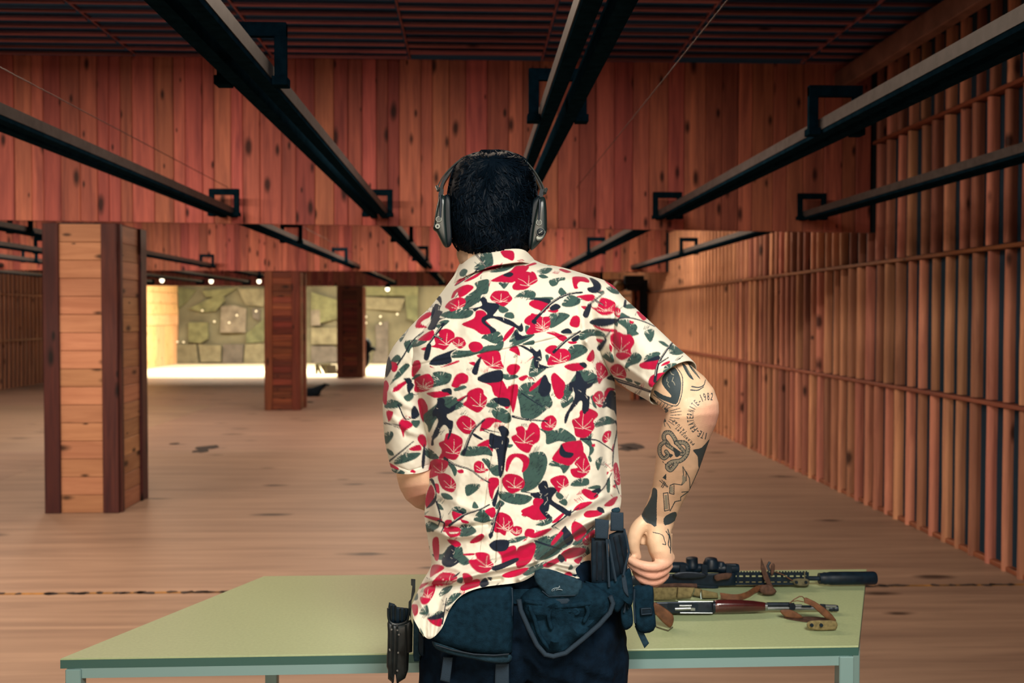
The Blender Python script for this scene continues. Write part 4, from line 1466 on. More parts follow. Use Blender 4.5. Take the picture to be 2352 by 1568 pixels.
# knotted snake
def snake(pts, w):
    tline(pts, w, 1)
    p = crom(np.array(pts, float), 14 * len(pts))
    tline([tuple(q) for q in p], w - 13, 2, False)
    for i in range(0, len(p) - 1, 5):
        t = p[i + 1] - p[i]; n = np.array([-t[1], t[0]]) / (np.hypot(*t) + 1e-6)
        tline([tuple(p[i] - n * (w / 2 - 3)), tuple(p[i] - n * (w / 2 - 15))], 6, 1, False)
snake([(530, 790), (490, 730), (500, 685), (545, 680), (585, 730), (600, 770)], 38)
snake([(600, 770), (670, 770), (705, 810), (690, 880), (640, 930), (560, 945), (520, 985), (550, 1015), (600, 960)], 40)
snake([(500, 760), (455, 800), (455, 870), (490, 910), (525, 880), (510, 850)], 36)
snake([(520, 790), (580, 830), (640, 870), (670, 850), (600, 770)], 34)
tfill([(535, 870), (570, 880), (545, 905)]); tfill([(570, 815), (600, 830), (640, 870), (600, 900), (580, 850)])
for x, y in ((480, 940), (500, 960), (520, 950)): tline([(x, y), (x + 6, y + 10)], 6)
# hammer, bolts
tfill([(478, 1085), (510, 1050), (510, 1105)], 1, 1)
for a, b in (((450, 1110), (520, 1170)), ((470, 1105), (525, 1165)), ((465, 1170), (495, 1120)), ((478, 1175), (505, 1130))): tline([a, b], 5, 1, False)
for pl in ([(660, 985), (690, 1040), (690, 1110), (650, 1150), (668, 1080), (660, 985)], [(690, 1030), (720, 1090), (725, 1180)], [(650, 1150), (580, 1140), (545, 1155), (540, 1225), (580, 1235), (580, 1150)],
           [(525, 1220), (485, 1225), (495, 1385), (540, 1375), (525, 1220)], [(650, 1215), (710, 1210), (640, 1260), (640, 1290), (590, 1300), (545, 1385)]):
    tline(pl, 6, 1, False)
tfill([(655, 1060), (685, 1080), (685, 1120), (655, 1145)], 2, 1); tfill([(545, 1160), (570, 1160), (575, 1225), (545, 1220)], 2, 1); tfill([(495, 1240), (520, 1240), (530, 1365), (500, 1370)], 2, 1)
# dark bands at the wrist and the outer edge
tfill([(390, 1180), (428, 1200), (424, 1340), (420, 1518), (370, 1500), (322, 1480), (288, 1410), (335, 1335), (375, 1255)])
tfill([(490, 1450), (540, 1410), (600, 1395), (590, 1470), (500, 1512)])
tfill([(755, 835), (830, 815), (905, 735), (900, 800), (850, 900), (805, 1000), (795, 900), (775, 870)])
tline([(905, 740), (860, 860), (800, 1020), (720, 1200)], 8)
# lower wrist and hand linework
for a in ([(1500, 1222), (1521, 1228), (1526, 1240), (1529, 1250), (1522, 1249)], [(1530, 1220), (1537, 1232), (1535, 1250), (1541, 1262)], [(1534, 1215), (1540, 1240), (1540, 1270)]):
    stroke(TAT, crom(a, 12), 1.6, 1, TX0, TY0, TS)


def glyph_tris(ch, font_size=1.0):
    cu = bpy.data.curves.new('tmp_glyph', 'FONT')
    cu.body = ch
    cu.size = font_size
    ob = bpy.data.objects.new('tmp_glyph', cu)
    COL.objects.link(ob)
    dg = bpy.context.evaluated_depsgraph_get()
    me = ob.evaluated_get(dg).to_mesh()
    me.calc_loop_triangles()
    V = np.array([v.co[:2] for v in me.vertices]) if len(me.vertices) else np.zeros((0, 2))
    T = [tuple(t.vertices) for t in me.loop_triangles]
    ob.evaluated_get(dg).to_mesh_clear()
    bpy.data.objects.remove(ob)
    bpy.data.curves.remove(cu)
    return V, T


def ink_glyph(ch, pos, right, up, h, w):
    """draw one letter: pos bottom-left centre px, right/up unit vectors px, height and width px"""
    V, T = glyph_tris(ch)
    if not len(V):
        return
    lo, hi = V.min(0), V.max(0)
    base_h = .7
    for t in T:
        tri = []
        for i in t:
            u = (V[i, 0] - (lo[0] + hi[0]) / 2) / max(hi[0] - lo[0], .3) * w
            v = V[i, 1] / base_h * h
            tri.append(np.array(pos) + np.array(right) * u + np.array(up) * v)
        fill(TAT, tri, 1, TX0, TY0, TS)


txt = 'ITE-FRATERNITE-1982'
ctr = np.array([1629.8, 957.5])
for i, ch in enumerate(txt):
    an = math.radians(101 + (276 - 101) * i / (len(txt) - 1))
    dv = np.array([math.cos(an), math.sin(an)])
    tg = np.array([-dv[1], dv[0]])
    h = 15.5 if i < 15 else 17
    r = 37 if i < 15 else 39
    ink_glyph(ch, ctr + dv * r, tg, dv, h, 4.6)
for txt, a, b, hh in (('PRAWDZIWY', (1594, 1017), (1556, 981), 6.5), ('TATUAŻ', (1577, 990), (1550, 964), 6.5)):
    a, b = np.array(a, float), np.array(b, float)
    t = (b - a) / np.hypot(*(b - a))
    up = np.array([t[1], -t[0]])
    for i, ch in enumerate(txt):
        ink_glyph(ch, a + (b - a) * i / (len(txt) - 1), t, up, hh, 4.3)

ink = TAT == 1
grow = ink.copy()
for dy, dx in ((1, 0), (-1, 0), (0, 1), (0, -1), (1, 1), (-1, -1)):
    grow |= np.roll(np.roll(ink, dy, 0), dx, 1)
TAT[grow & (TAT == 0)] = 1
# ================================================================== the person
def vnoise(x, y, seed):
    r = np.random.default_rng(seed).uniform(-1, 1, (256, 256))
    xi = np.floor(x).astype(int); yi = np.floor(y).astype(int)
    fx = x - xi; fy = y - yi
    fx = fx * fx * (3 - 2 * fx); fy = fy * fy * (3 - 2 * fy)
    g = lambda a, b: r[b % 256, a % 256]
    return (g(xi, yi) * (1 - fx) + g(xi + 1, yi) * fx) * (1 - fy) + (g(xi, yi + 1) * (1 - fx) + g(xi + 1, yi + 1) * fx) * fy


def Pn(px, py, d):
    """vectorised P"""
    v = np.stack([(px - CX) / FPX, -(py - CY) / FPX, -np.ones_like(px)], -1) @ np.array(CAMR).T
    t = d / v[..., 1]
    return np.stack([v[..., 0] * t, d, EYE + v[..., 2] * t], -1)


def seg_dist(px, py, pts):
    best = np.full(px.shape, 1e9)
    for (x1, y1), (x2, y2) in zip(pts[:-1], pts[1:]):
        dx, dy = x2 - x1, y2 - y1
        t = np.clip(((px - x1) * dx + (py - y1) * dy) / (dx * dx + dy * dy), 0, 1)
        best = np.minimum(best, np.hypot(px - x1 - t * dx, py - y1 - t * dy))
    return best


person = thing('person', 'man seen from behind in a floral print shirt, tattooed right arm bent to his belt', 'person', (.08, 1.92, 0))

# ---- shirt
FOLDS = [([(1335, 690), (1345, 780), (1372, 870)], 9, .006), ([(1350, 785), (1385, 830), (1412, 880)], 8, .007), ([(1320, 740), (1300, 860), (1310, 960)], 14, .003),
         ([(925, 850), (950, 940), (985, 1075)], 7, -.012), ([(1000, 880), (985, 960), (1000, 1060)], 12, .006),
         ([(1425, 1165), (1340, 1205), (1235, 1285)], 9, .013), ([(1400, 1205), (1310, 1255), (1195, 1330)], 10, .014), ([(1412, 1190), (1325, 1235), (1220, 1305)], 7, -.012),
         ([(1385, 1140), (1300, 1185), (1200, 1250), (1120, 1290)], 9, .006), ([(980, 1212), (1030, 1232), (1110, 1228)], 9, .009), ([(985, 1200), (1035, 1215), (1120, 1205)], 7, -.007),
         ([(990, 1285), (1060, 1310), (1180, 1290)], 10, .007), ([(985, 1330), (1045, 1330), (1130, 1310), (1230, 1290)], 8, .012), ([(980, 1345), (1040, 1345), (1150, 1330)], 6, -.01),
         ([(990, 1090), (1000, 1170), (1020, 1230)], 12, .005), ([(1060, 1090), (1045, 1170), (1040, 1260)], 12, .004), ([(1410, 900), (1405, 1000), (1410, 1130)], 9, .006), ([(1390, 900), (1385, 1020), (1395, 1120)], 8, -.005),
         ([(1000, 1130), (1060, 1160), (1120, 1180)], 10, .004), ([(1240, 620), (1300, 640), (1380, 680)], 14, .003), ([(1060, 660), (1030, 720), (960, 790)], 12, .004), ([(1090, 650), (1060, 740), (1010, 830)], 14, -.003),
         ([(1230, 1000), (1260, 1100), (1300, 1150)], 18, .003), ([(1040, 1385), (1010, 1410), (1000, 1460)], 8, .008), ([(965, 1380), (985, 1420), (985, 1460)], 7, .006), ([(1260, 1290), (1310, 1300), (1350, 1290)], 6, .01), ([(1280, 1310), (1320, 1322)], 4, -.008)]


def fold_disp(px, py):
    h = np.zeros(px.shape)
    for pts, w, a in FOLDS:
        h += 1.5 * a * np.exp(-(seg_dist(px, py, pts) / w) ** 2)
    # box pleat at the centre of the back
    for line, amp in (([(795, 1192), (1000, 1166), (1190, 1146), (1400, 1130)], .009), ([(795, 1163), (1000, 1135), (1190, 1110), (1400, 1090)], .003)):
        xl = np.interp(py, [l[0] for l in line], [l[1] for l in line])
        s = px - xl
        on = np.clip((py - 798) / 25, 0, 1) * np.clip((1320 - py) / 120, 0, 1)
        h += on * amp * np.where(s > 0, np.exp(-np.maximum(s, 0) / 38), -.8 * np.exp(np.minimum(s, 0) / 9))
    # yoke seam
    ys = np.interp(px, [900, 985, 1100, 1195, 1300, 1412], [852, 832, 813, 796, 771, 754])
    e = py - ys
    h += -.0016 * np.exp(-(e / 2.2) ** 2) + .0016 * np.exp(-((e + 5) / 4) ** 2)
    h += .0022 * vnoise(px / 42, py / 60, 1) + .0012 * vnoise(px / 17, py / 22, 2) + .0006 * vnoise(px / 7, py / 9, 3)
    return h


NU, NV = 440, 620
up_rows = [(597, 1082, 1228, .048, 1.945), (606, 1068, 1250, .056, 1.945), (614, 1058, 1292, .064, 1.94), (631, 1044, 1348, .076, 1.935), (650, 1030, 1398, .086, 1.93), (690, 1000, 1408, .102, 1.925), (735, 962, 1412, .116, 1.925),
           (775, 928, 1412, .124, 1.925), (800, 913, 1411, .128, 1.925), (850, 914, 1410, .132, 1.925), (900, 934, 1414, .133, 1.925), (950, 950, 1416, .131, 1.925), (1000, 966, 1418, .128, 1.925),
           (1050, 978, 1421, .125, 1.925), (1100, 980, 1425, .123, 1.925), (1150, 977, 1427, .121, 1.925), (1185, 975, 1418, .120, 1.92), (1215, 979, 1398, .122, 1.92), (1260, 986, 1376, .126, 1.92)]
F11 = np.linspace(0, 1, 11)
ctrl = []
for y, xl, xr, a, dc in up_rows:
    ctrl.append([(xl + (xr - xl) * f, y, dc - a * (1 - abs(2 * f - 1) ** 2.3) ** .5) for f in F11])
r1300 = [(990, 1300), (1003, 1302), (1020, 1303), (1042, 1303), (1070, 1302), (1105, 1300), (1150, 1297), (1205, 1292), (1255, 1285), (1315, 1285), (1362, 1283)]
r1340 = [(966, 1345), (974, 1362), (988, 1385), (1008, 1392), (1028, 1362), (1058, 1343), (1105, 1330), (1190, 1318), (1248, 1300), (1318, 1312), (1358, 1300)]
rhem = [(945, 1392), (952, 1425), (982, 1466), (1012, 1446), (1034, 1398), (1062, 1366), (1110, 1348), (1195, 1336), (1250, 1312), (1325, 1328), (1356, 1312)]
for row, a, k in ((r1300, .134, 0), (r1340, .155, 1), (rhem, .165, 2)):
    out = []
    for f, (x, y) in zip(F11, row):
        out.append((x, y, 1.92 - a * (1 - abs(2 * f - 1) ** 2.3) ** .5 - (.05 * k * max(0, 1 - f * 3.0))))
    ctrl.append(out)
C = np.array(ctrl)
C[:, 0, 2] += .0
rows_ = np.stack([crom(C[:, j], NV) for j in range(11)], 1)            # NV x 11 x 3
G = np.stack([crom(rows_[i], NU) for i in range(NV)], 0)                # NV x NU x 3
px, py, dd = G[..., 0], G[..., 1], G[..., 2]
edge = np.clip(np.minimum(np.arange(NU), NU - 1 - np.arange(NU)) / 14, 0, 1)[None, :]
dd = dd - fold_disp(px, py) * (.25 + .75 * edge)
Vb = Pn(px, py, dd)
# front half of the garment, closing the body
NF = 40
th = np.linspace(0, math.pi, NF + 2)[1:-1]
Lp, Rp = Vb[:, 0], Vb[:, -1]
ctrp = (Lp + Rp) / 2
fr = []
depth_f = np.interp(np.linspace(0, 1, NV), [0, .1, .4, .8, 1], [.05, .09, .11, .12, .12])
for t in th:
    q = ctrp + (Rp - Lp) / 2 * math.cos(t)
    q = q.copy(); q[:, 1] += depth_f * math.sin(t) ** .8
    fr.append(q)
V = np.concatenate([Vb, np.stack(fr, 1)], 1)
NT = NU + NF
V = V.reshape(-1, 3)
shirt = grid_object('shirt', V, NT, NV, M['shirt'], person, closed_u=True, color=print_color(V))
shirt['label'] = 'cream shirt printed with red flowers, green leaves and dark rifles'


def ringAB(A, B, dc, rd, off=(0, 0), n=28, dA=0, dB=0, sq=1.0):
    """elliptic ring: A, B silhouette pixels, centre distance dc, depth radius rd; off = pixel shift of the near side"""
    pts = []
    for k in range(n):
        t = 2 * math.pi * k / n
        c, s = math.cos(t), math.sin(t)
        c = math.copysign(abs(c) ** sq, c); s2 = math.copysign(abs(s) ** sq, s)
        x = (A[0] + B[0]) / 2 + (A[0] - B[0]) / 2 * c + off[0] * s
        y = (A[1] + B[1]) / 2 + (A[1] - B[1]) / 2 * c + off[1] * s
        d = dc + (dA - dB) / 2 * c - rd * s2
        pts.append(tuple(P(x, y, d)))
    return pts


def sleeve(rings_spec, name, nseg, nring, seed, folds):
    R = np.array([[*A, *B, dc, rd, *off] for A, B, dc, rd, off in rings_spec], float)
    R = crom(R, nring)
    t = np.linspace(0, 2 * math.pi, nseg, endpoint=False)
    c, s = np.cos(t)[None], np.sin(t)[None]
    x = (R[:, 0:1] + R[:, 2:3]) / 2 + (R[:, 0:1] - R[:, 2:3]) / 2 * c + R[:, 6:7] * s
    y = (R[:, 1:2] + R[:, 3:4]) / 2 + (R[:, 1:2] - R[:, 3:4]) / 2 * c + R[:, 7:8] * s
    d = R[:, 4:5] - R[:, 5:6] * s
    h = .0025 * vnoise(x / 26, y / 30, seed) + .0012 * vnoise(x / 11, y / 13, seed + 1)
    for pts, w, a in folds:
        h += a * np.exp(-(seg_dist(x, y, pts) / w) ** 2)
    d = d - h * np.clip(s * 1.5, 0, 1)
    # turned hem: thicken the last rings
    V = Pn(x, y, d).reshape(-1, 3)
    o = grid_object(name, V, nseg, nring, M['shirt'], shirt, closed_u=True, color=print_color(V))
    sol = o.modifiers.new('cloth', 'SOLIDIFY'); sol.thickness = .0018; sol.offset = -1
    return o


sleeve([((1340, 632), (1360, 800), 1.92, .07, (0, 0)), ((1400, 650), (1411, 868), 1.905, .085, (0, 0)), ((1432, 682), (1428, 884), 1.89, .088, (-4, -2)), ((1466, 713), (1447, 897), 1.87, .086, (-9, -5)), ((1506, 750), (1467, 908), 1.845, .08, (-15, -8)),
        ((1549, 791), (1485, 918), 1.82, .072, (-22, -12)), ((1580, 818), (1494, 924), 1.80, .064, (-26, -14)), ((1592, 830), (1498, 928), 1.79, .06, (-28, -15))], 'sleeve', 260, 200, 11,
       [([(1400, 820), (1440, 845), (1490, 880)], 8, .006), ([(1405, 850), (1450, 875), (1495, 905)], 6, -.006), ([(1420, 720), (1470, 790), (1520, 840)], 14, .003), ([(1412, 700), (1408, 780), (1412, 870)], 4, -.006), ([(1585, 822), (1545, 832), (1508, 858), (1499, 895)], 2, -.002)])
sleeve([((1040, 680), (1060, 740), 1.93, .03, (0, 0)), ((985, 712), (1020, 790), 1.93, .055, (0, 0)), ((925, 772), (990, 815), 1.93, .065, (0, 2)), ((896, 815), (980, 850), 1.93, .066, (0, 4)), ((885, 870), (976, 890), 1.93, .064, (0, 6)), ((881, 935), (978, 950), 1.93, .062, (0, 8)),
        ((886, 1010), (988, 1012), 1.935, .06, (0, 10)), ((897, 1062), (992, 1056), 1.94, .056, (0, 14)), ((901, 1076), (994, 1068), 1.94, .055, (0, 16))], 'sleeve', 220, 220, 21,
       [([(905, 960), (940, 990), (980, 1000)], 7, .006), ([(900, 900), (930, 930), (965, 940)], 7, .005), ([(930, 840), (920, 920), (930, 1000)], 9, -.004), ([(903, 1066), (940, 1080), (985, 1066)], 2.5, -.002)])
# collar: folded over, standing at the nape
top = [(1056, 608, 1.965), (1084, 583, 1.925), (1120, 575, 1.893), (1160, 573, 1.886), (1200, 574, 1.895), (1220, 590, 1.925), (1232, 606, 1.965)]
bot = [(1028, 668, 1.945), (1048, 648, 1.90), (1082, 628, 1.873), (1120, 615, 1.862), (1155, 607, 1.86), (1196, 602, 1.872), (1232, 610, 1.93)]
cu, cv = 160, 50
Tn, Bn = crom(top, cu), crom(bot, cu)
f = np.linspace(0, 1, cv)[:, None, None]
Gc = Tn[None] * (1 - f) + Bn[None] * f
bul = np.sin(np.linspace(0, math.pi, cv))[:, None] * .006
Vc = Pn(Gc[..., 0], Gc[..., 1], Gc[..., 2] - bul).reshape(-1, 3)
col = grid_object('collar', Vc, cu, cv, M['shirt'], shirt, color=print_color(Vc))
sol = col.modifiers.new('cloth', 'SOLIDIFY'); sol.thickness = .003; sol.offset = 0

# ---- body: one continuous skin
B = MB()
DA = 1.925
# torso and hips inside the clothes
B.rings([ringAB((xl, y), (xr, y), d, r) for y, xl, xr, d, r in ((640, 1090, 1330, 1.94, .05), (690, 1035, 1380, 1.935, .085), (800, 980, 1385, 1.93, .1), (950, 1000, 1385, 1.93, .1), (1100, 1015, 1380, 1.93, .095), (1250, 1020, 1370, 1.93, .095), (1400, 1010, 1400, 1.93, .1), (1480, 1010, 1400, 1.93, .09))])
# neck
B.rings([ringAB((xl, y), (xr, y), d, r) for y, xl, xr, d, r in ((680, 1085, 1240, 1.95, .06), (630, 1068, 1222, 1.955, .066), (600, 1055, 1212, 1.96, .066), (560, 1052, 1208, 1.965, .064), (500, 1060, 1200, 1.97, .06))])
# head
B.rings([ringAB((xl, y), (xr, y), d, r) for y, xl, xr, d, r in ((376, 1105, 1160, 1.965, .02), (386, 1075, 1190, 1.965, .06), (405, 1054, 1208, 1.965, .085), (440, 1044, 1216, 1.965, .1), (490, 1043, 1218, 1.968, .1), (530, 1048, 1212, 1.975, .092), (565, 1055, 1205, 1.985, .085), (600, 1068, 1195, 2.0, .07), (625, 1090, 1175, 2.02, .05), (634, 1110, 1155, 2.03, .03))])
# jaw with beard on the left, nose, brow, lips, ears
B.rings([ringAB((xl, y), (xr, y), d, r) for y, xl, xr, d, r in ((545, 1050, 1200, 2.0, .05), (585, 1048, 1198, 2.01, .05), (612, 1058, 1188, 2.02, .045), (628, 1085, 1170, 2.03, .03))])
B.tube([P(1130, 480, 2.06), P(1130, 510, 2.085), P(1130, 532, 2.095), P(1130, 540, 2.06)], [.009, .012, .016, .012], 10)
B.tube([P(1085, 468, 2.045), P(1130, 466, 2.066), P(1175, 468, 2.045)], .012, 8)
B.tube([P(1105, 566, 2.052), P(1130, 564, 2.068), P(1155, 566, 2.052)], [.005, .010, .005], 8)
for sx in (1046, 1216):
    B.tube([P(sx, 470, 1.985), P(sx + (-4 if sx < 1100 else 4), 500, 1.98), P(sx, 530, 1.985)], [(.006, .012), (.008, .018), (.006, .008)], 8)
# left arm: upper arm hanging, elbow bent, forearm reaching forward
B.rings([ringAB(a, b, d, r) for a, b, d, r in (((960, 745), (1060, 770), 1.93, .045), ((915, 800), (990, 830), 1.93, .052), ((900, 880), (975, 890), 1.93, .05), ((902, 980), (985, 985), 1.932, .047), ((908, 1060), (992, 1060), 1.936, .045), ((911, 1095), (1000, 1085), 1.942, .045), ((918, 1122), (1012, 1105), 1.952, .046), ((932, 1147), (1030, 1118), 1.97, .045), ((955, 1166), (1045, 1112), 2.0, .043), ((985, 1176), (1060, 1102), 2.04, .042), ((1020, 1172), (1085, 1095), 2.1, .036), ((1070, 1150), (1110, 1090), 2.16, .026))])
B.tube([P(1085, 1120, 2.15), P(1115, 1118, 2.19), P(1140, 1120, 2.21)], [(.022, .03), (.018, .038), (.012, .03)], 12)
for k, (yy, ln) in enumerate(((1095, 34), (1112, 40), (1129, 36), (1143, 28))):
    B.tube([P(1135, yy, 2.205), P(1150 + ln * .3, yy + 2, 2.225), P(1150 + ln, yy + 8, 2.21), P(1148 + ln, yy + 14, 2.19)], [.0095, .009, .0085, .007], 8)
B.tube([P(1110, 1095, 2.17), P(1125, 1078, 2.185), P(1145, 1072, 2.2)], [.012, .011, .008], 8)
# right arm: shoulder, elbow out to the side, forearm down to the belt
UA = [((1350, 650), (1360, 790), 1.92, .06), ((1410, 690), (1420, 850), 1.905, .062), ((1470, 752), (1455, 880), 1.87, .06), ((1530, 800), (1485, 905), 1.835, .055), ((1586, 838), (1500, 916), 1.80, .05), ((1618, 864), (1508, 925), 1.785, .048), ((1640, 893), (1520, 936), 1.77, .047), ((1651, 925), (1530, 949), 1.762, .046), ((1652, 948), (1526, 962), 1.764, .046), ((1645, 975), (1518, 980), 1.775, .046), ((1632, 1004), (1511, 1008), 1.79, .047), ((1621, 1035), (1507, 1042), 1.808, .046), ((1606, 1078), (1504, 1080), 1.83, .043), ((1586, 1122), (1498, 1118), 1.855, .038), ((1565, 1160), (1485, 1156), 1.875, .032), ((1552, 1190), (1474, 1180), 1.89, .028), ((1546, 1212), (1478, 1204), 1.897, .025)]
B.rings([ringAB(a, b, d, r) for a, b, d, r in UA])
# right hand: palm heel towards the viewer, fingers curling in to the left, thumb on the left
HD = 1.895
B.rings([ringAB(a, b, d, r) for a, b, d, r in (((1548, 1196), (1472, 1190), 1.895, .026), ((1542, 1222), (1484, 1218), 1.893, .025), ((1541, 1245), (1484, 1246), 1.89, .026), ((1545, 1268), (1490, 1268), 1.888, .025), ((1549, 1284), (1500, 1290), 1.888, .022), ((1540, 1300), (1508, 1302), 1.89, .014))])
B.rings([ringAB(a, b, d, r) for a, b, d, r in (((1545, 1225), (1505, 1222), 1.91, .018), ((1543, 1262), (1500, 1268), 1.912, .018), ((1534, 1300), (1494, 1308), 1.912, .016), ((1527, 1328), (1487, 1332), 1.91, .012), ((1520, 1338), (1490, 1340), 1.908, .006))])


def finger(pts, rad):
    q = crom(np.array(pts, float), 14)
    r = np.interp(np.linspace(0, 1, 14), np.linspace(0, 1, len(rad)), rad)
    B.tube([P(*p) for p in q], list(r * .95), 12)


finger([(1540, 1277, 1.895), (1530, 1292, 1.876), (1505, 1301, 1.866), (1480, 1299, 1.866), (1458, 1291, 1.872), (1443, 1283, 1.878)], [.011, .0108, .0105, .0098, .0088, .0062])
finger([(1536, 1296, 1.902), (1524, 1310, 1.884), (1502, 1320, 1.874), (1478, 1314, 1.874), (1458, 1303, 1.878), (1443, 1292, 1.883)], [.0105, .0105, .010, .0095, .0085, .006])
finger([(1528, 1318, 1.91), (1515, 1330, 1.892), (1494, 1335, 1.884), (1474, 1328, 1.884), (1463, 1318, 1.888), (1456, 1308, 1.893)], [.0105, .0108, .0105, .010, .0085, .006])
finger([(1520, 1330, 1.915), (1506, 1338, 1.902), (1488, 1340, 1.898), (1474, 1333, 1.90), (1468, 1325, 1.903)], [.009, .009, .0088, .0078, .006])
finger([(1490, 1190, 1.892), (1466, 1212, 1.888), (1456, 1236, 1.886), (1456, 1258, 1.888), (1462, 1274, 1.89), (1467, 1285, 1.892)], [.016, .0158, .0145, .0122, .0098, .0072])
finger([(1483, 1200, 1.90), (1474, 1228, 1.905), (1478, 1250, 1.905)], [.012, .012, .009])
me0 = B.mesh('body_raw')
ob = link(bpy.data.objects.new('body_raw', me0))
md = ob.modifiers.new('r', 'REMESH'); md.mode = 'VOXEL'; md.voxel_size = .0031
ms = ob.modifiers.new('s', 'SMOOTH'); ms.factor = .5; ms.iterations = 2
dg = bpy.context.evaluated_depsgraph_get()
me = bpy.data.meshes.new_from_object(ob.evaluated_get(dg))
bpy.data.objects.remove(ob)
# finer skin where the tattoos are
bm = bmesh.new(); bm.from_mesh(me)
bm.normal_update()
co = np.array([v.co for v in bm.verts]); pr = project(co)
sel = (pr[:, 0] > 1470) & (pr[:, 0] < 1668) & (pr[:, 1] > 815) & (pr[:, 1] < 1345) & (co[:, 1] < 2.0)
fs = [f for f in bm.faces if f.normal.y < .15 and all(sel[v.index] for v in f.verts)]
es = list({e for f in fs for e in f.edges})
bmesh.ops.subdivide_edges(bm, edges=es, cuts=3, use_grid_fill=True, smooth=0.0)
bmesh.ops.recalc_face_normals(bm, faces=bm.faces)
bm.to_mesh(me); bm.free()
nv_ = len(me.vertices)
co = np.zeros(nv_ * 3, np.float32); me.vertices.foreach_get('co', co); co = co.reshape(-1, 3)
nr = np.zeros(nv_ * 3, np.float32); me.vertices.foreach_get('normal', nr); nr = nr.reshape(-1, 3)
pr = project(co.astype(float))
skin = np.tile(np.array([.68, .45, .29]), (nv_, 1))
tone = .10 * vnoise(pr[:, 0] / 30, pr[:, 1] / 30, 31) + .08 * vnoise(pr[:, 0] / 9, pr[:, 1] / 9, 32)
skin *= (1 + tone)[:, None]
red = .75 * np.exp(-(((pr[:, 0] - 1640) / 34) ** 2 + ((pr[:, 1] - 962) / 46) ** 2)) + np.clip((pr[:, 1] - 1262) / 50, 0, 1) * (pr[:, 0] > 1430) * .75
red += np.exp(-(((pr[:, 0] - 945) / 50) ** 2 + ((pr[:, 1] - 1150) / 40) ** 2)) * .8
red = np.clip(red, 0, 1)[:, None]
skin = skin * (1 - red * .85) + np.array([.60, .25, .20]) * red * .85
beard = ((pr[:, 0] < 1075) & (pr[:, 1] > 565) & (pr[:, 1] < 640)) | ((co[:, 1] > 2.0) & (pr[:, 1] > 540) & (pr[:, 1] < 640) & (np.abs(pr[:, 0] - 1130) < 90))
skin[beard] *= .55
i = ((pr[:, 0] - TX0) * TS).astype(int); j = ((pr[:, 1] - TY0) * TS).astype(int)
ok = (i >= 0) & (j >= 0) & (i < TAT.shape[1]) & (j < TAT.shape[0]) & (nr[:, 1] < .35) & (co[:, 1] < 2.0)
lab = np.zeros(nv_, int); lab[ok] = TAT[j[ok], i[ok]]
skin[lab == 1] = np.array([.035, .05, .055]); skin[lab == 2] = np.array([.30, .27, .2])
skin[(lab == 1) & (red[:, 0] > .3)] *= 1.6
at = me.color_attributes.new('print', 'FLOAT_COLOR', 'POINT')
cc = np.ones((nv_, 4), np.float32); cc[:, :3] = skin
at.data.foreach_set('color', cc.ravel())
off = origin_of(person)
me.vertices.foreach_set('co', (co - np.array(off, np.float32)).ravel().astype(np.float32)); me.update()
me.shade_smooth(); me.materials.clear(); me.materials.append(M['skin'])
body = link(bpy.data.objects.new('body', me)); body.parent = person
body['label'] = 'tattooed bare arms, hands, neck and head'

# ---- hair
hr = np.array([(349, 1112, 1150, .012), (353, 1092, 1180, .04), (362, 1068, 1197, .066), (380, 1050, 1213, .087), (405, 1041, 1222, .10), (440, 1034, 1228, .107), (480, 1032, 1230, .110), (515, 1034, 1229, .106), (540, 1039, 1224, .10), (560, 1046, 1217, .092), (576, 1058, 1206, .08), (588, 1076, 1196, .066), (595, 1095, 1180, .05)], float)
HDC = 1.965


def hair_d(px, py):
    xl = np.interp(py, hr[:, 0], hr[:, 1]); xr = np.interp(py, hr[:, 0], hr[:, 2]); a = np.interp(py, hr[:, 0], hr[:, 3])
    u = np.clip((px - (xl + xr) / 2) / ((xr - xl) / 2), -1, 1)
    return HDC - a * np.sqrt(1 - u * u)


hs = crom(hr, 70)
t = np.linspace(0, 2 * math.pi, 120, endpoint=False)
c, s = np.cos(t)[None], np.sin(t)[None]
x = (hs[:, 1:2] + hs[:, 2:3]) / 2 - (hs[:, 2:3] - hs[:, 1:2]) / 2 * c
front = np.clip((455 - hs[:, 0:1]) / 60, .0, 1)
d = HDC - hs[:, 3:4] * np.where(s > 0, s, s * front)
y = np.repeat(hs[:, 0:1], 120, 1)
y = y + 7 * vnoise(x / 11, s * 4 + 9, 44) * np.clip((y - 545) / 40, 0, 1) - 4 * np.abs(vnoise(x / 9, s * 5 + 3, 45)) * np.clip((395 - y) / 40, 0, 1)
jit = 5.0 * vnoise(x / 16 + s * 3, y / 20, 41) + 2.5 * vnoise(x / 6, y / 8 + s, 42)
x = x + jit * (c * .8); d = d - .004 * vnoise(x / 8, y / 22, 43) * (s > 0)
Vh = Pn(x, y, d).reshape(-1, 3)
hair = grid_object('hair', Vh, 120, 70, M['hair'], person, closed_u=True)
hair['label'] = 'thick tousled black hair'
sm_ = MB()
rh = random.Random(5)
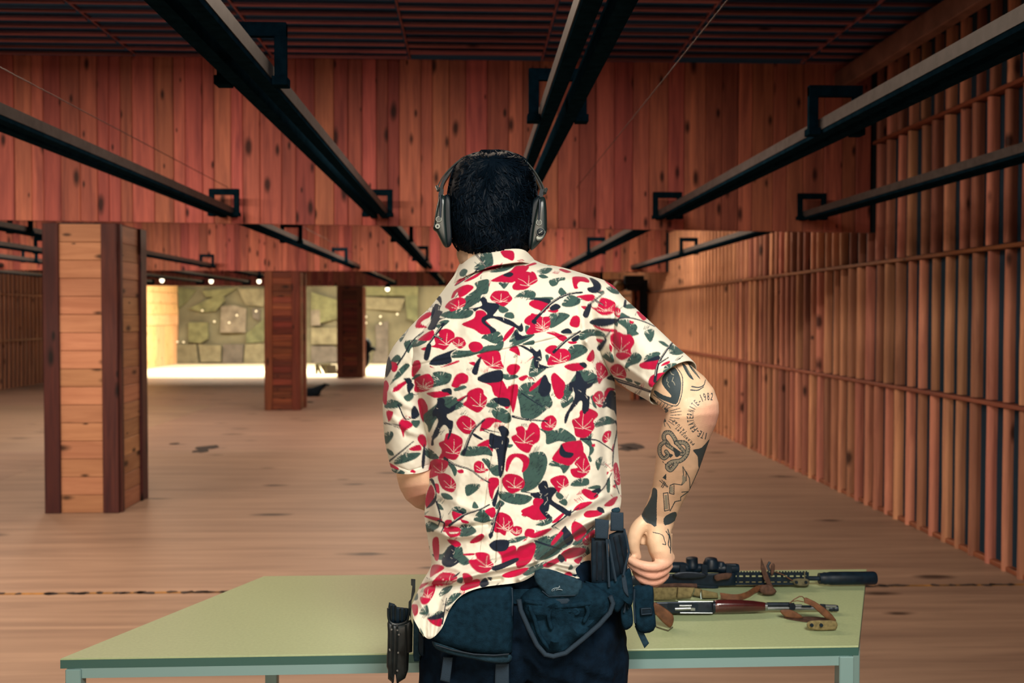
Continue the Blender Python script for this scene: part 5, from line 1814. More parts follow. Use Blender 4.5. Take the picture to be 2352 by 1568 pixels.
for k in range(2600):
    yy = rh.uniform(352, 585)
    xl, xr = np.interp(yy, hr[:, 0], hr[:, 1]), np.interp(yy, hr[:, 0], hr[:, 2])
    xx = rh.uniform(xl + 1, xr - 1)
    an0 = math.atan2((yy - 385) * 1.0 + 18, (xx - 1128) * .8) + rh.gauss(0, .3)
    # clumps swirl
    an0 += .9 * mnoise.noise(Vector((xx * .03, yy * .03, 1.7)))
    curl = rh.gauss(0, .16) + .22 * mnoise.noise(Vector((xx * .05, yy * .05, 5)))
    step = rh.uniform(5, 9)
    lift = rh.uniform(.0005, .006)
    pts = []
    for i in range(6):
        w = min(1, i / 3)
        dh = float(hair_d(np.array(xx), np.array(min(yy, 594)))) - lift * (.3 + w)
        xl_, xr_ = np.interp(yy, hr[:, 0], hr[:, 1]) - 6, np.interp(yy, hr[:, 0], hr[:, 2]) + 6
        if xx < xl_ or xx > xr_ or yy < 345:
            xx = min(max(xx, xl_), xr_); yy = max(yy, 345); an0 += .9 * (1 if xx < 1128 else -1) * (-1)
        pts.append(P(xx, yy, dh))
        xx += math.cos(an0) * step; yy += math.sin(an0) * step
        an0 += curl
    if yy > 612:
        continue
    r = rh.uniform(.0009, .002)
    sm_.tube(pts, [r, r * 1.1, r, r * .9, r * .6, r * .15], 3, cap=False)
o = sm_.build('hair_strands', M['hair'], hair, True); o['kind'] = 'stuff'

# ---- trousers
T = MB()
T.rings([ringAB((xl, y), (xr, y), d, r) for y, xl, xr, d, r in ((1290, 1005, 1385, 1.925, .118), (1340, 990, 1405, 1.925, .125), (1400, 978, 1425, 1.925, .132), (1460, 970, 1438, 1.925, .138), (1520, 966, 1444, 1.925, .135), (1575, 966, 1446, 1.93, .12))])
hipL, hipR = P(1085, 1545, 1.93), P(1326, 1545, 1.93)
for h, sx in ((hipL, -1), (hipR, 1)):
    T.tube([h + Vector((0, 0, .04)), h + Vector((0, 0, -.12)), (h.x + sx * .015, 1.93, .47), (h.x + sx * .02, 1.92, .3), (h.x + sx * .025, 1.91, .11), (h.x + sx * .025, 1.91, .06)], [(.098, .105), (.095, .1), (.075, .08), (.072, .078), (.066, .072), (.066, .07)], 24)
me0 = T.mesh('t_raw'); ob = link(bpy.data.objects.new('t_raw', me0))
md = ob.modifiers.new('r', 'REMESH'); md.mode = 'VOXEL'; md.voxel_size = .007
ms = ob.modifiers.new('s', 'SMOOTH'); ms.factor = .5; ms.iterations = 4
dg = bpy.context.evaluated_depsgraph_get()
me = bpy.data.meshes.new_from_object(ob.evaluated_get(dg)); bpy.data.objects.remove(ob)
nv_ = len(me.vertices)
co = np.zeros(nv_ * 3, np.float32); me.vertices.foreach_get('co', co); co = co.reshape(-1, 3).astype(float)
q = project(co)
h = .006 * vnoise(q[:, 0] / 40, q[:, 1] / 90, 51) + .003 * vnoise(q[:, 0] / 18, q[:, 1] / 30, 52)
for pts, w, a in (([(1200, 1500), (1260, 1540), (1330, 1568)], 10, .008), ([(1190, 1480), (1210, 1530), (1215, 1600)], 12, -.012), ([(1400, 1440), (1380, 1500), (1400, 1568)], 12, .006), ([(1300, 1500), (1340, 1530), (1400, 1550)], 9, .006), ([(1020, 1500), (1030, 1568)], 10, .005), ([(1230, 1500), (1250, 1568)], 9, .006)):
    h += a * np.exp(-(seg_dist(q[:, 0], q[:, 1], pts) / w) ** 2)
nr = np.zeros(nv_ * 3, np.float32); me.vertices.foreach_get('normal', nr); nr = nr.reshape(-1, 3)
co = co + nr * h[:, None]
me.vertices.foreach_set('co', (co - np.array(off)).astype(np.float32).ravel()); me.update()
me.shade_smooth(); me.materials.clear(); me.materials.append(M['navy_dark'])
trousers = link(bpy.data.objects.new('trousers', me)); trousers.parent = person
trousers['label'] = 'dark navy work trousers'
for h, sx in ((hipL, -1), (hipR, 1)):
    x = h.x + sx * .025
    b = MB()
    b.rings([[(x + .05 * w * math.cos(t), 1.96 + l * math.sin(t) + s, z) for t in np.linspace(0, 2 * math.pi, 20, endpoint=False)] for z, w, l, s in ((0.0, 1, .14, 0), (.03, 1.02, .142, 0), (.06, .98, .12, -.01), (.09, .95, .085, -.035), (.14, .95, .07, -.045), (.18, .95, .065, -.05))])
    b.build('boot', M['black_plastic'], person, True)

# ================================================================== ear defenders
ed = thing('ear_defenders', 'dark green electronic ear defenders worn over black hair', 'headphones', P(1130, 520, 1.95))
S1 = lambda x, y: (920 + x / 4.355, 320 + y / 4.355)
EM = 1.945
for side, outer, inner, btn in ((-1, [(392, 560), (372, 620), (350, 720), (335, 830), (326, 900), (360, 930), (395, 1000), (430, 1062), (465, 1080), (470, 1000), (455, 800), (450, 620), (440, 560)],
                                 [(445, 560), (490, 570), (500, 640), (505, 800), (515, 1000), (500, 1062), (465, 1080), (440, 1040), (430, 700)], ((383, 800, 26), (371, 870, 22))),
                                (1, [(1385, 590), (1440, 580), (1460, 680), (1465, 860), (1462, 930), (1430, 990), (1380, 1050), (1330, 1098), (1300, 1098), (1310, 950), (1335, 800), (1360, 680)],
                                 [(1395, 570), (1330, 600), (1310, 700), (1285, 900), (1275, 1060), (1300, 1098), (1335, 1080), (1345, 850), (1375, 690)], ((1384, 832, 26),))):
    cup = MB().pillow([S1(*p) for p in outer], EM - .028, .075, .012, 4).build('ear_cup', M['cup'], ed, True)
    MB().pillow([S1(*p) for p in inner], EM - .022, .07, .008, 4).build('cushion', M['cushion'], ed, True)
    for k, (bx, by, r) in enumerate(btn):
        q = P(*S1(bx, by), EM - .041); rr = r / 4.355 / FPX * 1.9
        MB().lathe(q, q + Vector((0, -.004, 0)), [(0, rr), (.7, rr), (1, rr * .8)], 16).build('button', M['cup'] if k == 0 else M['chrome'], cup, True)
        MB().tube([q + Vector((rr * math.cos(a), -.003, rr * math.sin(a))) for a in np.linspace(0, 2 * math.pi, 17)], .0007, 5).build('button_ring', M['chrome'], cup, True)
        if k == 1:
            MB().lathe(q + Vector((0, -.0035, 0)), q + Vector((0, -.006, 0)), [(0, rr * .45), (1, rr * .45)], 12).build('socket', M['cushion'], cup)
    # wire slider along the cup and hinge
    if side < 0:
        path = [(400, 560), (402, 640), (398, 720), (395, 790)]
    else:
        path = [(1392, 600), (1390, 680), (1386, 740), (1383, 810)]
    MB().tube([P(*S1(*p), EM - .043) for p in path], .0022, 8).build('slider_wire', M['gunmetal'], ed, True)
    hp = (380, 495) if side < 0 else (1440, 520)
    q = P(*S1(*hp), EM - .012)
    MB().tube([q + Vector((0, -.006, -.004)), q + Vector((side * .003, 0, .004)), q + Vector((0, .008, 0))], .0035, 8).build('hinge', M['chrome'], ed, True)
# volume knob on the right cup
q = P(*S1(1398, 930), EM - .040)
kn = MB().lathe(q, q + Vector((0, -.009, 0)), [(0, .0085), (.6, .0085), (.9, .0075), (1, .006)], 18).build('volume_knob', M['cushion'], ed, True)
MB().tube([q + Vector((.0075 * math.cos(a), -.007, .0075 * math.sin(a))) for a in np.linspace(0, 2 * math.pi, 19)], .0008, 5).build('knob_ring', M['chrome'], kn, True)
for a in (0.6, 2.2):
    MB().tube([q + Vector((.004 * math.cos(a), -.0095, .004 * math.sin(a))), q + Vector((-.004 * math.cos(a), -.0095, -.004 * math.sin(a)))], .0008, 5).build('knob_mark', M['chrome'], kn)
MB().pillow([S1(*p) for p in ((1360, 960), (1350, 990), (1370, 1015), (1420, 1000), (1450, 950), (1455, 910), (1430, 960), (1390, 985))], EM - .041, .006, .002, 3).build('knob_recess', M['chrome'], ed, True)
# band over the head
bp_ = [S1(*p) for p in ((405, 520), (420, 440), (470, 350), (540, 260), (640, 185), (760, 140), (900, 118), (1000, 116), (1110, 140), (1220, 205), (1310, 300), (1380, 410), (1415, 500), (1425, 540))]
bp_ = crom(np.array(bp_), 44)
MB().strap([P(x, y + 3, EM + .03) for x, y in bp_], Vector((0, .028, 0)), .006).build('headband', M['cushion'], ed, True)
wtop = [S1(*p) for p in ((372, 495), (385, 440), (440, 350), (530, 255), (640, 175), (760, 130), (900, 113), (1000, 112), (1120, 136), (1230, 195), (1330, 300), (1410, 430), (1440, 510))]
MB().tube([P(x, y + 1, EM + .012) for x, y in crom(np.array(wtop), 40)], .0014, 6).build('band_wire', M['chrome'], ed, True)
MB().strap([P(*S1(*p), EM - .012) for p in ((400, 600), (402, 560), (410, 500))], Vector((.009, 0, 0)), .006).build('arm', M['cushion'], ed)
MB().strap([P(*S1(*p), EM - .012) for p in ((1392, 620), (1400, 570), (1420, 500))], Vector((.009, 0, 0)), .006).build('arm', M['cushion'], ed)

# ================================================================== belt kit
S7 = lambda pts: [(860 + x / 4.041, 1180 + y / 4.041) for x, y in pts]
S8 = lambda pts: [(1180 + x / 3.75, 1150 + y / 3.75) for x, y in pts]
SH = lambda pts: [(880 + x / 6.325, 1320 + y / 6.325) for x, y in pts]
bl = MB()
ringo = [ringAB((968, y), (1440, y), 1.925, .143, n=64) for y in (1352, 1386)]
ringi = [ringAB((974, y), (1434, y), 1.925, .137, n=64) for y in (1386, 1352)]
bl.rings(ringo + ringi + [ringo[0]], cap=False)
o = bl.build('utility_belt', M['navy_cloth'], None, True, origin=P(1200, 1370, 1.92)); tag(o, 'dark utility belt carrying the pouches around his waist', 'belt')

# padded pouch behind the left hip
t = thing('belt_pouch', 'large padded navy pouch hanging beside the shirt tail', 'pouch', P(1100, 1430, 1.78))
po = [(545, 1110), (610, 960), (700, 830), (820, 730), (1000, 680), (1260, 655), (1290, 700), (1292, 1000), (1280, 1190), (1262, 1300), (1100, 1310), (900, 1290), (720, 1250), (590, 1210)]
MB().pillow(S7(po), 1.785, .03, .028, 4, .004, 3).build('body', M['navy_cloth'], t, True)
MB().pillow(S7([(535, 1180), (600, 1215), (740, 1260), (920, 1300), (1100, 1315), (1265, 1305), (1255, 1375), (1120, 1385), (900, 1345), (700, 1300), (570, 1250)]), 1.778, .03, .012, 3, .002, 4).build('base_band', M['navy_panel'], t, True)
MB().tube([P(*p, 1.772) for p in S7([(930, 712), (1050, 695), (1180, 685), (1275, 690), (1278, 820), (1268, 1000), (1255, 1180), (1225, 1250)])], .0022, 6).build('piping', M['webbing'], t, True)
MB().tube([P(*p, 1.762) for p in S7([(570, 1215), (720, 1262), (920, 1302), (1110, 1312), (1250, 1300)])], .0018, 6).build('seam', M['black_plastic'], t, True)
for q in ([(640, 1325), (730, 1330), (700, 1568), (610, 1545), (625, 1430)], [(1125, 1390), (1250, 1385), (1250, 1568), (1240, 1640), (1115, 1640), (1118, 1500)]):
    MB().pillow(S7(q), 1.797, .006, .003, 1).build('strap', M['webbing'], t, True)

# dump pouch behind the right hip
t = thing('dump_pouch', 'slack open navy dump pouch with an embroidered flap', 'pouch', P(1300, 1420, 1.77))
do = [(60, 830), (180, 740), (400, 700), (600, 700), (780, 770), (845, 850), (835, 930), (760, 1030), (650, 1130), (520, 1240), (420, 1310), (330, 1335), (260, 1320), (200, 1240), (120, 1080), (65, 940)]
MB().pillow(S8(do), 1.775, .03, .022, 4, .016, 9).build('body', M['navy_cloth'], t, True)
MB().tube([P(*p, 1.752) for p in S8([(45, 850), (60, 940), (130, 1100), (200, 1240), (270, 1322), (340, 1338), (450, 1308), (600, 1185), (740, 1062), (830, 960), (855, 880), (830, 820)])], .0045, 8).build('rim', M['webbing'], t, True)
for pl, r in (([(130, 900), (180, 1020), (220, 1150), (300, 1270)], .004), ([(180, 860), (330, 905), (470, 900), (640, 880), (780, 850)], .005), ([(330, 905), (300, 1000), (330, 1110)], .004), ([(620, 890), (640, 960), (600, 1050)], .004), ([(90, 860), (200, 880), (320, 900)], .004), ([(470, 960), (530, 930), (560, 960), (520, 980)], .003)):
    MB().tube([P(*p, 1.752) for p in crom(np.array(S8(pl)), 14)], [r * .3] + [r] * 12 + [r * .3], 8).build('fold', M['navy_cloth'], t, True)
MB().pillow(S8([(185, 600), (300, 585), (440, 632), (588, 690), (575, 775), (540, 822), (410, 828), (300, 832), (255, 770), (188, 700)]), 1.753, .01, .006, 2).build('flap', M['navy_panel'], t, True)
MB().tube([P(*p, 1.7445) for p in S8([(245, 775), (300, 822), (420, 816), (530, 812)])], .0008, 5).build('stitching', M['webbing'], t)
MB().pillow(S8([(300, 846), (470, 838), (485, 855), (470, 885), (325, 897)]), 1.752, .008, .003, 1).build('pull_tab', M['webbing'], t, True)
thread = plain('pale_thread', (.25, .32, .35), .6)
for pl in ([(332, 778), (330, 765), (342, 755), (350, 762), (342, 775)], [(343, 758), (356, 748), (360, 758), (366, 744), (372, 756), (378, 744), (384, 754), (392, 734), (396, 748)], [(362, 768), (385, 762), (402, 762), (420, 768)], [(392, 730), (396, 738)]):
    MB().tube([P(*p, 1.7442) for p in crom(np.array(S8(pl)), 18)], .0005, 5).build('embroidery', thread, t)

# magazine pouch and two magazines on the right hip
t = thing('magazine_pouch', 'open topped navy magazine pouch on the right hip', 'pouch', P(1400, 1380, 1.8))
MB().pillow(S8([(610, 690), (680, 705), (830, 690), (960, 600), (1005, 590), (1032, 780), (1015, 900), (960, 880), (900, 960), (850, 930), (830, 850), (740, 790), (640, 780)]), 1.80, .05, .012, 3, .004, 12).build('body', M['navy_cloth'], t, True)
for pl in ([(800, 330), (812, 520), (822, 740)], [(818, 330), (848, 520), (880, 690)], [(950, 240), (975, 340), (992, 440), (960, 560), (945, 640)]):
    MB().tube([P(*p, 1.782) for p in S8(pl)], .0022, 6).build('elastic_cord', M['webbing'], t, True)
MB().pillow(S8([(925, 640), (960, 630), (985, 780), (990, 830), (960, 800), (940, 760)]), 1.79, .01, .004, 2).build('strap', M['webbing'], t, True)
for body, tab, lab, dz in (([(668, 318), (740, 312), (812, 312), (816, 520), (818, 722), (740, 720), (668, 715), (664, 520)], [(700, 152), (822, 166), (812, 330), (700, 326)], 'black magazine nearest the shirt in the hip pouch', 1.80),
                           ([(818, 290), (880, 262), (950, 240), (972, 290), (980, 470), (978, 640), (900, 690), (825, 720), (820, 520)], [(835, 95), (945, 100), (947, 262), (832, 258)], 'taller black magazine beside the hand in the hip pouch', 1.815)):
    g = thing('rifle_magazine', lab, 'magazine', P(*S8([body[5]])[0], dz), 'magazines in the hip pouch')
    MB().pillow(S8(body), dz, .03, .006, 1).build('body', M['black_plastic'], g, True)
    for fx in (.35, .7):
        a = np.array(S8([body[0]])[0]); b = np.array(S8([body[2]])[0]); c1 = np.array(S8([body[6]])[0])
        p0 = a + (b - a) * fx + [0, 10]; p1 = p0 + (c1 - a) * .82
        MB().tube([P(*p0, dz - .007), P(*p1, dz - .007)], .0018, 6).build('rib', M['gunmetal'], g, True)
    MB().pillow(S8(tab), dz - .010, .022, .004, 1).build('pull_loop', M['webbing'], g, True)
MB().pillow(S8([(845, 70), (905, 55), (915, 95), (850, 100)]), 1.83, .015, .003, 2).build('loop_end', M['navy_panel'], g, True)

t = thing('tool_pouch', 'slim folded navy pouch right of the dump pouch', 'pouch', P(1430, 1430, 1.83))
MB().pillow(S8([(930, 830), (975, 800), (1010, 880), (1028, 1000), (1020, 1075), (960, 1112), (925, 1050), (918, 930)]), 1.825, .05, .012, 3, .004, 21).build('body', M['navy_cloth'], t, True)
MB().tube([P(*p, 1.808) for p in S8([(950, 960), (968, 860), (985, 930)])], .0022, 6).build('cord', M['webbing'], t, True)
t = thing('flap_pouch', 'rightmost small navy belt pouch with a buckled strap', 'pouch', P(1480, 1420, 1.86))
MB().pillow(S8([(1030, 735), (1110, 728), (1200, 738), (1206, 900), (1226, 1075), (1170, 1135), (1080, 1130), (1042, 1060), (1032, 900)]), 1.855, .06, .014, 2, .003, 22).build('body', M['navy_cloth'], t, True)
MB().pillow(S8([(1088, 920), (1190, 915), (1196, 980), (1090, 990)]), 1.838, .006, .003, 1).build('buckle', M['black_plastic'], t, True)
MB().tube([P(*p, 1.834) for p in S8([(1100, 930), (1180, 925), (1186, 970), (1102, 978), (1100, 930)])], .0013, 6).build('buckle_frame', M['webbing'], t)
MB().tube([P(*p, 1.838) for p in S8([(1040, 760), (1034, 900), (1044, 1050)])], .0018, 6).build('seam', M['webbing'], t, True)
MB().pillow(S8([(1040, 1075), (1095, 1085), (1166, 1225), (1126, 1270), (1075, 1160)]), 1.86, .004, .002, 1).build('strap_end', M['navy_panel'], t, True)

# holster on the left hip
t = thing('holster', 'empty black polymer pistol holster on the left hip', 'holster', P(915, 1560, 1.92))
MB().pillow(SH([(72, 660), (60, 705), (66, 830), (60, 1100), (50, 1180), (50, 1330), (70, 1380), (70, 1510), (120, 1550), (130, 1600), (155, 1560), (165, 1445), (180, 1440), (200, 1600), (235, 1555), (322, 1500), (365, 1380), (376, 1130), (425, 1118), (430, 720), (400, 640), (340, 680), (200, 722), (112, 690)]), 1.90, .05, .010, 1).build('shell', M['holster'], t, True)
MB().pillow(SH([(86, 395), (72, 480), (76, 640), (110, 692), (200, 722), (335, 684), (372, 590), (384, 500), (362, 482), (270, 470), (200, 462), (165, 420)]), 1.945, .012, .004, 1).build('mouth', M['black_plastic'], t, True)
for x in (120, 180, 250, 310):
    MB().tube([P(*p, 1.938) for p in SH([(x, 440 if x < 200 else 480), (x, 660)])], .0016, 6).build('rib', M['holster'], t)
MB().tube([P(*p, 1.897) for p in crom(np.array(SH([(72, 480), (76, 620), (110, 690), (200, 722), (335, 684), (372, 590), (388, 480)])), 24)], .0022, 6).build('lip', M['holster'], t, True)
for a, b in (((140, 720), (125, 1480)), ((205, 740), (180, 1440)), ((330, 720), (325, 1400))):
    MB().tube([P(*p, 1.887) for p in SH([a, ((a[0] + b[0]) / 2 + 4, (a[1] + b[1]) / 2), b])], .0022, 6).build('moulded_edge', M['holster'], t, True)
for x, y in ((230, 860), (125, 785), (208, 795), (220, 1122), (208, 1382), (100, 1085)):
    q = P(*SH([(x, y)])[0], 1.888)
    MB().lathe(q, q + Vector((0, -.003, 0)), [(0, .0022), (1, .0018)], 8).build('screw', M['gun_steel'], t)
MB().prism(SH([(405, 55), (470, 60), (466, 240), (415, 380), (402, 640), (366, 500), (370, 392), (402, 355), (425, 152), (405, 140)]), 1.915, .012, 1, .002).build('hanger', M['holster'], t)
MB().pillow(SH([(440, 640), (500, 640), (525, 800), (505, 1130), (532, 1170), (536, 1250), (490, 1258), (450, 1255), (436, 1160)]), 1.905, .02, .004, 1).build('belt_plate', M['navy_panel'], t, True)
MB().pillow(SH([(510, 800), (560, 850), (600, 930), (590, 1190), (540, 1170), (505, 1120)]), 1.905, .02, .004, 1).build('backing_pad', M['black_plastic'], t, True)

# ================================================================== rifles on the table
def on_table(x, y, h=0.0):
    v = CAMR @ Vector(((x - CX) / FPX, -(y - CY) / FPX, -1.0))
    t = (.7508 + h - EYE) / v.z
    return Vector((v.x * t, v.y * t, .7508 + h))


def flat(outline, h, sm=2, rise=None):
    """a strap or cloth lying on the table top, outline in photo pixels"""
    pts = smooth_closed(outline, sm)
    lo = [on_table(x, y) for x, y in pts]
    return MB().rings([lo, [(p.x, p.y, p.z + h) for p in lo]])


# ---- rear rifle: black with scope and suppressor
RD = 2.60
rA = thing('rifle', 'black scoped rifle with a fat suppressor lying at the table back edge', 'rifle', P(1760, 1348, RD))
MB().lathe(P(1881, 1328, RD), P(2011, 1327, RD), [(0, .0145), (.06, .0145), (.10, .0165), (.14, .0155), (.2, .0175), (.97, .0175), (1, .0155)], 24).build('suppressor', M['gun_black'], rA, True)
MB().tube([P(1850, 1327.5, RD), P(1884, 1328, RD)], .0062, 12).build('barrel', M['gun_black'], rA, True)
for y0, y1 in ((1313.5, 1321), (1324.5, 1335), (1337.5, 1343)):
    MB().prism([(1688, y0), (1858, y0), (1858, y1), (1688, y1)], RD, .034, 1, .004).build('handguard_bar', M['gun_black'], rA)
for k in range(12):
    x = 1692 + k * 14.5
    MB().prism([(x, 1314), (x + 6, 1314), (x + 6, 1343), (x, 1343)], RD, .03).build('handguard_web', M['gun_black'], rA)
for k in range(24):
    x = 1694 + k * 6.8
    MB().prism([(x, 1311), (x + 3.4, 1311), (x + 3.4, 1314.5), (x, 1314.5)], RD, .02).build('rail_tooth', M['gun_black'], rA)
MB().pillow([(1440, 1322), (1520, 1318), (1600, 1316), (1690, 1315), (1690, 1344), (1650, 1346), (1600, 1344), (1540, 1346), (1440, 1344)], RD - .012, .03, .005, 1).build('receiver', M['gun_black'], rA, True)
MB().pillow([(1598, 1343), (1652, 1338), (1650, 1358.5), (1603, 1350)], RD - .012, .024, .003, 1).build('magazine_well', M['gun_black'], rA, True)
sc_ = MB().lathe(P(1528, 1302, RD), P(1696, 1306, RD), [(0, .0135), (.05, .0145), (.24, .0145), (.3, .0115), (.72, .0115), (.8, .0135), (.97, .014), (1, .012)], 20).build('scope', M['gun_black'], rA, True)
MB().lathe(P(1590, 1303, RD - .002), P(1589, 1280, RD - .002), [(0, .016), (.35, .0165), (.4, .0155), (.95, .0155), (1, .0135)], 18).build('turret', M['gun_black'], sc_, True)
MB().lathe(P(1633, 1303, RD - .002), P(1633, 1281, RD - .002), [(0, .021), (.5, .021), (.8, .0165), (.95, .0155), (1, .013)], 18).build('turret', M['gun_black'], sc_, True)
MB().lathe(P(1655, 1303, RD), P(1656, 1290, RD), [(0, .012), (.7, .011), (1, .008)], 14).build('turret', M['gun_black'], sc_, True)
for x in (1562, 1612, 1668):
    MB().prism([(x, 1296), (x + 13, 1297), (x + 14, 1320), (x - 1, 1320)], RD - .004, .034, 1, .003).build('scope_ring', M['gun_black'], rA)
MB().tube([P(1690, 1297.5, RD - .011), P(1668, 1297, RD - .011)], .0022, 6).build('scope_glint_edge', M['gunmetal'], sc_)
MB().pillow([(1640, 1321), (1660, 1316), (1681, 1316), (1676, 1328), (1660, 1331), (1645, 1334)], RD - .03, .008, .005, 2).build('cloth_wrap', M['rust_cloth'], rA, True)
MB().pillow([(1545, 1318), (1575, 1312), (1620, 1316), (1615, 1326), (1560, 1328)], RD - .028, .006, .004, 2).build('side_plate', M['gunmetal'], rA, True)
MB().pillow([(1748, 1280), (1756, 1300), (1768, 1330), (1778, 1356), (1770, 1358), (1754, 1330), (1747, 1305)], RD - .03, .008, .003, 1).build('sling_spike', M['rust_cloth'], rA, True)
MB().pillow([(1770, 1310), (1771, 1298), (1777, 1293), (1780, 1300), (1778, 1314), (1772, 1325)], RD - .02, .01, .004, 2).build('sling_knot', M['rust_cloth'], rA, True)
MB().tube([P(1768, 1312, RD - .02), P(1763, 1300, RD - .015), P(1768, 1290, RD - .012)], .0035, 6).build('sling_knot', M['gun_black'], rA, True)
sl = [(1655, 1368), (1690, 1372), (1715, 1366), (1735, 1354), (1755, 1350), (1775, 1356)]
MB().strap([on_table(x, y, .009) for x, y in crom(np.array(sl, float), 22)], Vector((0, .012, .012)), .003).build('sling', M['leather'], rA, True)
MB().pillow([(1744, 1352), (1758, 1342), (1772, 1345), (1784, 1358), (1772, 1366), (1752, 1364)], on_table(1760, 1366).y - .012, .02, .01, 2).build('sling_bundle', M['rust_cloth'], rA, True)
MB().pillow([(1820, 1332), (1828, 1328), (1852, 1328.5), (1859, 1334), (1857, 1343), (1846, 1346), (1826, 1343)], RD - .022, .006, .003, 2).build('leather_tab', M['olive'], rA, True)
for x in (1829, 1851):
    q = P(x, 1336.5, RD - .026)
    MB().lathe(q, q + Vector((0, -.003, 0)), [(0, .004), (1, .004)], 12).build('eyelet', M['gun_black'], rA)
MB().tube([P(x, y, RD - .025) for x, y in ((1780, 1312), (1800, 1320), (1820, 1333))], .0012, 5).build('cord', M['leather'], rA)
MB().strap([P(1848, 1312, RD - .02), P(1848, 1330, RD - .025)], Vector((.003, 0, 0)), .0012).build('cord', M['olive'], rA)

# ---- wide khaki sling between the two rifles
t = thing('khaki_sling', 'wide khaki webbing sling bunched between the two rifles', 'sling', P(1580, 1375, 2.53))
zt = .752
for k, o4 in enumerate(([(1500, 1349), (1556, 1348), (1553, 1376), (1502, 1378)], [(1557, 1348), (1596, 1349), (1588, 1372), (1554, 1376)], [(1597, 1350), (1612, 1352), (1607, 1371), (1592, 1367)], [(1611, 1353), (1648, 1361), (1650, 1373), (1612, 1374)])):
    MB().pillow(o4, on_table(o4[2][0], max(o4[2][1], o4[3][1])).y - .008, .012, .006, 1, .002, k).build('webbing_fold', M['khaki'], t, True)
MB().tube([P(x, y, 2.51) for x, y in ((1557, 1347), (1557, 1360), (1553, 1378))], .0022, 6).build('binding', M['rust_cloth'], t)
MB().strap([P(1612, 1354, 2.50), P(1611, 1365, 2.495), P(1612, 1378, 2.49)], Vector((.006, 0, 0)), .001).build('tag', M['white_tag'], t)
MB().tube([P(1502, 1347, 2.53), P(1550, 1344, 2.54), P(1600, 1345, 2.54)], .006, 8).build('rolled_edge', M['rust_cloth'], t, True)

# ---- front rifle: steel receiver and red-brown wooden handguard
RB = 2.365
rB = thing('rifle', 'rifle with red-brown wooden handguard lying at the front of the table', 'rifle', P(1730, 1410, RB))
MB().pillow([(1480, 1383), (1534, 1381), (1600, 1380), (1640, 1380), (1640, 1408), (1600, 1408.5), (1534, 1409), (1480, 1406)], RB - .012, .03, .006, 1).build('receiver', M['gunmetal'], rB, True)
MB().prism([(1534, 1384), (1602, 1384), (1604, 1390), (1602, 1402), (1545, 1404), (1534, 1398)], RB - .0185, .004, 1).build('ejection_port', M['gun_black'], rB)
MB().tube([P(1560, 1390.6, RB - .022), P(1588, 1390.4, RB - .022)], .0028, 10).build('bolt', M['gun_steel'], rB, True)
MB().tube([P(1550, 1398, RB - .022), P(1586, 1397, RB - .022)], .0042, 10).build('bolt', M['gun_steel'], rB, True)
MB().prism([(1586, 1395), (1597, 1396), (1597, 1402), (1586, 1402)], RB - .021, .006, 1, .001).build('bolt_lug', M['gun_steel'], rB)
MB().tube([P(1558, 1381.5, RB - .017), P(1638, 1381.2, RB - .017)], .0014, 6).build('cover_edge', M['gun_steel'], rB)
MB().tube([P(1562, 1407, RB - .017), P(1636, 1407.5, RB - .017)], .0013, 6).build('cover_edge', M['gun_steel'], rB)
hg = MB().rings([ringAB((x, a), (x, b), RB, r, n=22) for x, a, b, r in ((1638, 1379, 1409, .016), (1642, 1377.5, 1409.5, .018), (1652, 1376.5, 1409.5, .019), (1690, 1376.5, 1409, .019), (1730, 1379, 1406.5, .0175), (1752, 1382, 1404, .015), (1760, 1384, 1402.5, .013))])
hg.build('handguard', M['walnut'], rB, True)
MB().rings([ringAB((x, 1378), (x, 1409), RB, .0195, n=22) for x in (1638.5, 1643.5)]).build('handguard_cap', M['gunmetal'], rB, True)
MB().rings([ringAB((x, 1383.5), (x, 1403), RB, .014, n=20) for x in (1758, 1763)]).build('handguard_cap', M['gun_steel'], rB, True)
MB().tube([P(1762, 1387.5, RB), P(1815, 1387.5, RB)], .0052, 12).build('gas_tube', M['gunmetal'], rB, True)
MB().tube([P(1762, 1396.5, RB), P(1906, 1396.5, RB)], .0052, 12).build('barrel', M['gun_steel'], rB, True)
MB().prism([(1812, 1384), (1824, 1384), (1828, 1392), (1826, 1401), (1814, 1401)], RB, .02, 1, .003).build('gas_block', M['gunmetal'], rB)
MB().tube([P(1826, 1390, RB), P(1842, 1390, RB)], .003, 8).build('cleaning_rod', M['gun_steel'], rB, True)
MB().prism([(1842, 1389.5), (1864, 1389.5), (1864, 1393.5), (1842, 1393.5)], RB - .004, .012, 1, .001).build('sight_base', M['gun_black'], rB)
MB().prism([(1883, 1386), (1896, 1387), (1898, 1399), (1884, 1399)], RB, .018, 1, .003).build('front_sight', M['gunmetal'], rB)
MB().tube([P(1888, 1391, RB - .004), P(1920, 1392, RB - .004)], .004, 10).build('sight_hood', M['gun_steel'], rB, True)
MB().lathe(P(1903, 1396.5, RB), P(1924, 1396.5, RB), [(0, .0062), (.2, .0078), (.45, .0078), (.5, .006), (.6, .0078), (1, .0075)], 16).build('muzzle_brake', M['gunmetal'], rB, True)
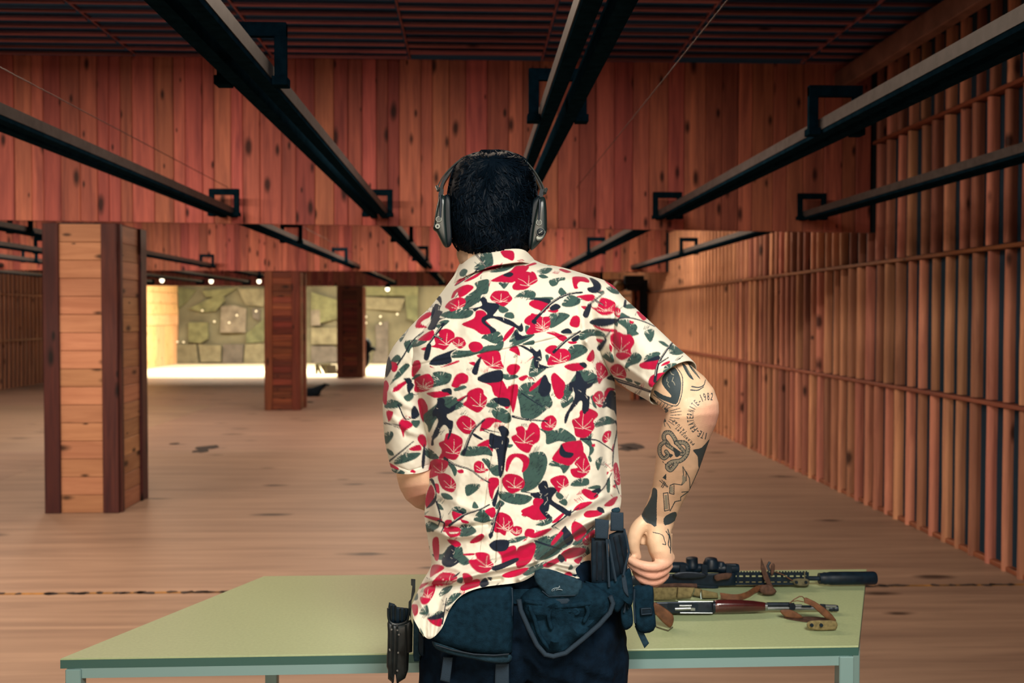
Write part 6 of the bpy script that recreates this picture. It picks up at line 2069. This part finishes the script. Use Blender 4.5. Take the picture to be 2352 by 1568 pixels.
MB().tube([P(x, y, RB - .01) for x, y in ((1814, 1385), (1824, 1376), (1836, 1369.5), (1843, 1369.5), (1847, 1374))], .0013, 6).build('sling_swivel', M['leather'], rB, True)
MB().tube([P(x, y, RB - .012) for x, y in ((1818, 1381), (1832, 1379), (1846, 1382))], .0011, 6).build('sling_swivel', M['leather'], rB, True)
MB().pillow([(1846, 1372), (1853, 1372), (1872, 1381), (1894, 1395), (1912, 1412), (1921, 1424), (1918, 1428), (1898, 1421), (1880, 1405), (1862, 1389), (1847, 1384)], on_table(1918, 1428).y - .004, .005, .004, 1).build('leather_sling', M['leather'], rB, True)
MB().pillow([(1792, 1401), (1812, 1399), (1830, 1406), (1845, 1418), (1826, 1420), (1806, 1417), (1796, 1410)], on_table(1820, 1420).y - .006, .006, .004, 2).build('leather_sling', M['leather'], rB, True)
flat([(1800, 1419), (1850, 1418), (1900, 1421), (1920, 1426), (1870, 1430), (1830, 1426)], .003).build('leather_sling', M['rust_cloth'], rB, True)
MB().pillow([(1853, 1432), (1862, 1425), (1890, 1424), (1921, 1426), (1922, 1443), (1908, 1447), (1872, 1447), (1856, 1442)], on_table(1888, 1447).y - .006, .008, .005, 2).build('sling_tail', M['khaki'], rB, True)
for x in (1864, 1886):
    q = P(x, 1435, on_table(1888, 1447).y - .013)
    MB().lathe(q, q + Vector((0, -.003, 0)), [(0, .0042), (1, .004)], 10).build('eyelet', M['gun_black'], rB)
MB().pillow([(1500, 1384), (1512, 1386), (1530, 1398), (1546, 1412), (1547, 1428), (1540, 1441), (1528, 1434), (1512, 1418), (1500, 1402)], on_table(1530, 1441).y - .006, .006, .005, 2).build('leather_sling', M['leather'], rB, True)
MB().tube([on_table(x, y, .002) for x, y in ((1480, 1420), (1510, 1440), (1535, 1448), (1545, 1440))], .0016, 6).build('sling_cord', M['olive'], rB, True)

# nothing sinks into the table top
for root in (rA, rB, bpy.data.objects['khaki_sling']):
    for ch in root.children_recursive:
        if ch.type == 'MESH':
            oz = origin_of(ch).z
            for v in ch.data.vertices:
                if v.co.z + oz < .7514:
                    v.co.z = .7514 - oz
